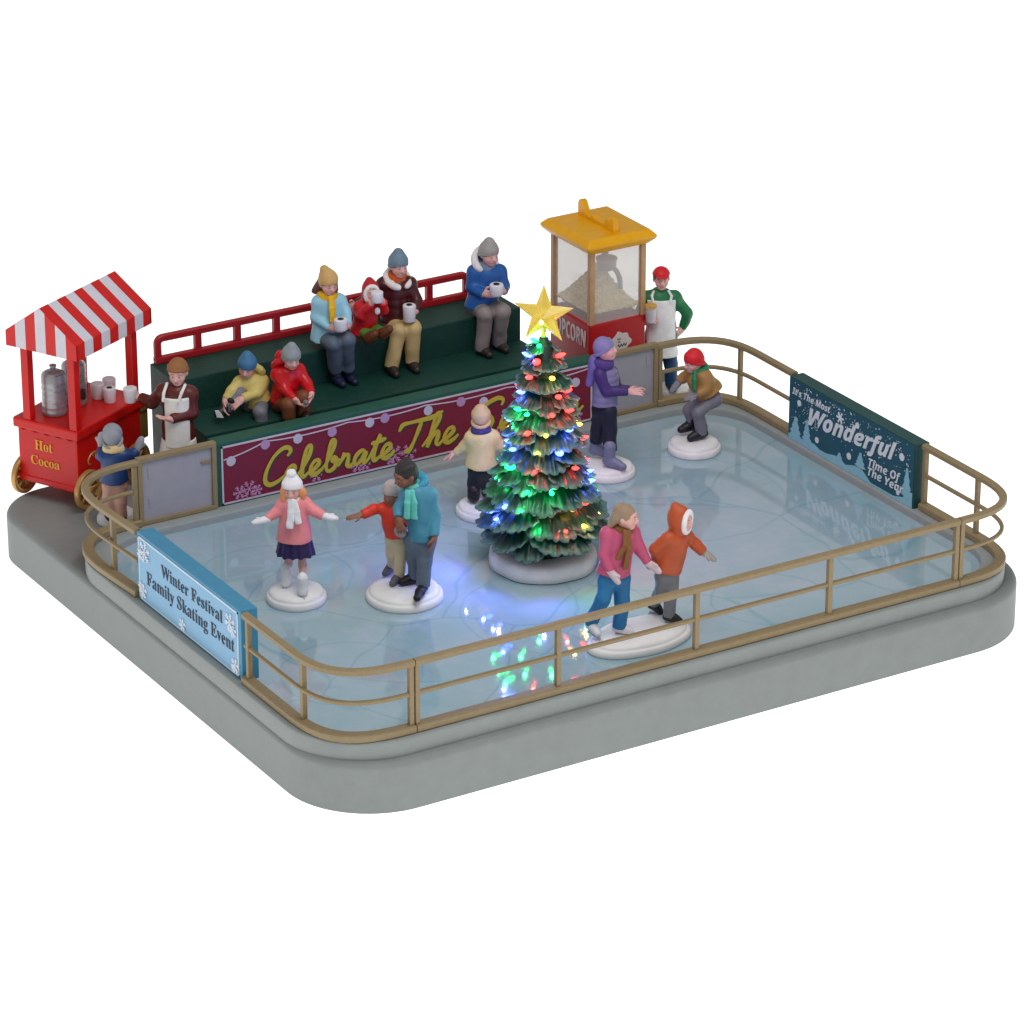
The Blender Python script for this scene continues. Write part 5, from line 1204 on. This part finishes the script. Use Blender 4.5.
# boy in yellow
f = seat('boy in yellow jacket and blue hat lacing a skate on the lower step', 256, 403, .79)
person(f, (247, 367, -.15), (249.5, 378, -.06), [(240.5, 382.5, -.10), (262, 381, -.0)], [(231.5, 391.5, -.22), (256.5, 392.5, -.18)], [(225.5, 399.5, -.30), (243, 398.5, -.30)], [(225, 408.5, -.36), (234, 404.5, -.38)],
       [(250, 403, -.02), (261, 404, .02)], [(239.5, 393.5, -.20), (259.8, 412, -.34)], [(224.5, 410.5, -.34), (262, 430, -.36)], [(217.5, 414, -.42), (261, 436, -.48)],
       hs=.92, yaw=-10, pitch=22, roll=8, byaw=-14, jacket='#bfad62', jr=.13, jflare=1.2, hem=(258, 405, .0), sleeve=(.08, .068, .056), trousers='#6a6a72', tr=(.10, .085, .075), shoes='#16161a', skate=0, shoe_r=.056, curl=(.5, .5), palm=(np.array([.6, -.3, -.2]), np.array([-.5, -.3, -.3])), hscale=1.25)
beanie(f, f.H, f.s, f.R, '#39688c', tall=1.3, roll=False, cut=.03, ribs=0, tilt=(-.01, .02))
f.part('hood', torus_prims(f.N+np.array([.03, .07, .07]), RM(-14, -50), .125, .13, .042, 14)+[E(f.N+np.array([.04, .12, .05]), (.11, .06, .10))], '#bfad62', .012)
b = BM(); p = f.wld(f.j((219.3, 414.5, -.50))); M = Matrix.Translation(V(p)) @ Matrix.Rotation(AZ, 4, 'Z')
b.prism([(-.03, -.035), (.05, -.04), (.03, 0), (-.01, .05), (-.05, .05)], -.012, .012, M=M@Matrix(((1, 0, 0, 0), (0, 0, 1, 0), (0, 1, 0, 0), (0, 0, 0, 1)))); obj('blade', b, CUPM, f.e)
f.part('lace', [E(f.j((231, 400.8, -.44)), (.05, .035, .035), RM(0, 0, 25))], '#121215', .0105)
# boy in shiny red
f = seat('boy in glossy red jacket and grey hat leaning on his knees', 284, 404, .79)
person(f, (291.2, 358.5, -.14), (287.5, 369.5, -.05), [(277.5, 374, -.08), (298.5, 370.5, -.0)], [(284.5, 389.5, -.20), (306.5, 383.5, -.10)], [(294.5, 399.5, -.32), (311.2, 394, -.26)], [(301, 405.5, -.40), (309, 403.5, -.36)],
       [(280, 404, -.02), (291, 402, .06)], [(289, 404.5, -.32), (303.5, 397.5, -.26)], [(288.5, 420, -.32), (304, 413, -.25)], [(288.5, 424, -.46), (307, 417, -.4)],
       hs=.91, yaw=22, pitch=18, byaw=26, jacket='#b40d18', jr=.128, jflare=1.15, hem=(285, 405, 0), sleeve=(.078, .066, .056), trousers='#6b3d20', tr=(.105, .09, .08), shoes='#2a1c18', curl=(.6, .6), palm=(np.array([.7, -.3, .1]), np.array([-.7, -.3, .1])), jrough=.22, jdisp=quilt(.006, .11), hscale=1.2)
beanie(f, f.H, f.s, f.R, '#83898a', tall=1.4, roll=True, cut=.03, ribs=30)
f.part('hood', torus_prims(f.N+np.array([-.05, .06, .06]), RM(26, -40), .12, .12, .042, 14)+[E(f.N+np.array([-.09, .09, .10]), (.075, .06, .12))], '#b40d18', .012, rough=.22)
f.part('glove', [E(f.j((305.8, 402.3, -.44)), (.035, .03, .035), RM(0, 0, 40))], '#6d645f', .0105)
# woman in light blue
f = seat('woman in pale blue coat, yellow scarf and tan hat holding a cup', 327, 340, 1.25)
person(f, (328.3, 284, -.06), (327.8, 296, .0), [(318.5, 302, -.03), (339, 300.5, .03)], [(315.8, 317, -.06), (346, 314, -.04)], [(330.5, 328, -.22), (348, 326, -.2)], [(337.5, 329, -.30), (343.5, 328, -.29)],
       [(324, 338.5, -.02), (336, 336.5, .04)], [(333, 344, -.32), (347.5, 340, -.28)], *(lambda q: ([q[0][1], q[1][1]], [q[0][0], q[1][0]]))([foot(f, 343, 384.5, -.49, 32), foot(f, 355, 382, -.49, 32)]),
       hs=.96, yaw=28, pitch=14, byaw=32, jacket='#88b8c8', jr=.132, jflare=1.2, hem=(326, 343, 0), sleeve=(.082, .07, .058), trousers='#4f5a67', tr=(.11, .095, .085), trlen=.8, shoes='#1a1e36', boot=.22, shoe_r=.055, curl=(.6, .6), palm=(np.array([.6, .2, .2]), np.array([-.6, .1, .2])), hscale=1.2)
hair(f, '#5b3a30', 'long', [((321, 284, .0), (314, 290.5, .0), .07, .035), ((324, 288, .04), (316, 292, .03), .06, .03), ((334.5, 281, .0), (336, 290, -.02), .04, .03)])
beanie(f, f.H, f.s, f.R, '#b8935a', tall=1.45, roll=False, cut=.035, ribs=0, tilt=(-.05, .03))
scarf(f, '#d1a21a', t=.042, tails=[[(331, 297, -.16), (332.5, 308, -.20), (332.8, 321.5, -.22)]], tw=.034)
cup(f.wld(f.j((340.8, 330, -.31))), 'white cup of cocoa held by the woman in the pale blue coat', .085, .14, True)
# toddler
f = seat('toddler in red coat and white trimmed hood drinking from a cup', 364, 336, 1.24)
person(f, (370.8, 292.5, -.08), (367, 303, -.02), [(359.5, 308, -.04), (376, 305.5, .0)], [(361.5, 315, -.16), (383, 309.5, -.10)], [(371, 304, -.24), (382.5, 302, -.2)], [(374.5, 297.5, -.28), (380, 296.5, -.26)],
       [(362, 334, -.04), (372, 331.5, -.02)], [(365, 333.5, -.14), (378, 330.5, -.12)], [(369, 338, -.30), (383, 333.5, -.28)], [(375, 333.5, -.36), (389.5, 329, -.34)],
       hs=.80, yaw=14, pitch=2, byaw=24, jacket='#b81420', jr=.115, jflare=1.3, hem=(363.5, 336.5, 0), sleeve=(.07, .064, .055), trousers='#4f7f2c', tr=(.075, .068, .06), shoes='#5a3018', sole=2, shoe_r=.058, curl=(.6, .6), palm=(np.array([.6, .2, 0]), np.array([-.6, .2, 0])), hscale=1.1)
hood_up(f, '#a81622', '#d5d0d0', sx=.95)
cup(f.wld(f.j((377.3, 302, -.34))), 'white cup at the lips of the toddler in red', .075, .13, False)
f.part('pompom', [E(f.j((377.5, 311, -.27)), (.035, .03, .05))], '#d8d5d5', .0105, rough=.7)
# man in maroon
f = seat('man in maroon jacket with white fur collar and slate hat holding a cup', 397, 323, 1.25)
person(f, (398.5, 266, -.06), (397, 277.5, .0), [(384, 284, -.02), (409, 282.5, .04)], [(373, 296, .12), (416, 299, -.02)], [(356, 304.5, .10), (415.5, 311.5, -.18)], [(350, 306.5, .05), (411.5, 313.5, -.26)],
       [(393, 323, -.02), (406, 321, .04)], [(398.5, 331, -.30), (413.5, 328, -.26)], *(lambda q: ([q[0][1], q[1][1]], [q[0][0], q[1][0]]))([foot(f, 396.3, 374.5, -.49, 24), foot(f, 417, 370, -.49, 24)]),
       hs=.98, yaw=26, pitch=8, byaw=30, jacket='#41161a', jr=.145, jflare=1.08, hem=(396, 325, 0), sleeve=(.09, .076, .064), jdisp=quilt(.010, .12), trousers='#b19a68', tr=(.115, .098, .09), shoes='#2c2420', shoe_r=.056, curl=(.4, .75), palm=(np.array([.3, -1, 0]), np.array([-.8, -.2, 0])), hscale=1.2, jrough=.3)
beanie(f, f.H, f.s, f.R, '#5f7482', tall=1.36, roll=True, cut=.03, ribs=26)
scarf(f, '#b5521c', t=.042, rr=.075)
f.part('fur_collar', torus_prims(f.N+np.array([0, .0, -.01])+f.fac*.02, RM(30, 28), .145, .155, .038, 22, a0=-65, a1=245, jit=.15, seed=9), '#d0cac4', .0105, rough=.75)
cup(f.wld(f.j((409.4, 321, -.30))), 'tall white cup resting on the knee of the man in maroon', .082, .21, True)
# man in blue
f = seat('man in royal blue parka with fur hood and grey hat holding a cup', 483, 308, 1.25)
person(f, (489, 254.5, -.06), (486.5, 266, .0), [(475, 272, -.02), (499, 271.5, .04)], [(471.5, 287, -.06), (503.5, 285.5, .0)], [(484, 294, -.22), (503.5, 291.5, -.18)], [(492, 294, -.30), (499.5, 291.5, -.28)],
       [(479.5, 308, -.02), (491.5, 306.5, .04)], [(485, 314.5, -.32), (502.5, 311.5, -.28)], *(lambda q: ([q[0][1], q[1][1]], [q[0][0], q[1][0]]))([foot(f, 489.5, 355, -.49, 34), foot(f, 506, 350, -.49, 34)]),
       hs=.98, yaw=36, pitch=10, byaw=34, jacket='#1b5090', jr=.148, jflare=1.18, hem=(481.5, 312, 0), sleeve=(.092, .08, .066), trousers='#7d7470', tr=(.115, .10, .09), shoes='#2a2220', shoe_r=.056, curl=(.6, .6), palm=(np.array([.6, .2, .2]), np.array([-.6, .1, .2])), hscale=1.2)
beanie(f, f.H, f.s, f.R, '#8d8884', tall=1.32, roll=True, cut=.03, ribs=26)
scarf(f, '#65788f', t=.04, rr=.075)
f.part('hood', [E(f.N+np.array([-.06, .09, .05]), (.13, .08, .12), k=.04)], '#1b5090', .012)
f.part('hood_trim', torus_prims(f.N+np.array([-.02, .015, .075]), RM(30, 55), .145, .15, .04, 20, a0=-50, a1=230, jit=.15, seed=4), '#cdc8c6', .0105, rough=.75)
cup(f.wld(f.j((496.5, 295, -.31))), 'white cup of cocoa held by the man in the blue parka', .088, .14, True)
# ------------------------------------------------------------------ light
W = bpy.data.worlds.new('World'); SC.world = W; W.use_nodes = True
W.node_tree.nodes['Background'].inputs[0].default_value = (1, 1, 1, 1)
W.node_tree.nodes['Background'].inputs[1].default_value = WORLD
def area(name, loc, tgt, size, power, color=(1, 1, 1)):
    l = bpy.data.lights.new(name, 'AREA'); l.size = size; l.energy = power; l.color = color
    o = bpy.data.objects.new(name, l); COL.objects.link(o); o.location = loc
    o.rotation_euler = (V(tgt)-V(loc)).to_track_quat('-Z', 'Y').to_euler(); return o
area('softbox', (1, -2, 16), (3.6, 3.5, 0), 9, KEY)
SC.view_settings.view_transform = 'Standard'; SC.view_settings.look = 'None'; SC.view_settings.exposure = 0; SC.view_settings.gamma = 1
SC.view_settings.use_curve_mapping = False
SC.render.film_transparent = False
SC.cycles.sample_clamp_indirect = 4; SC.cycles.use_denoising = True
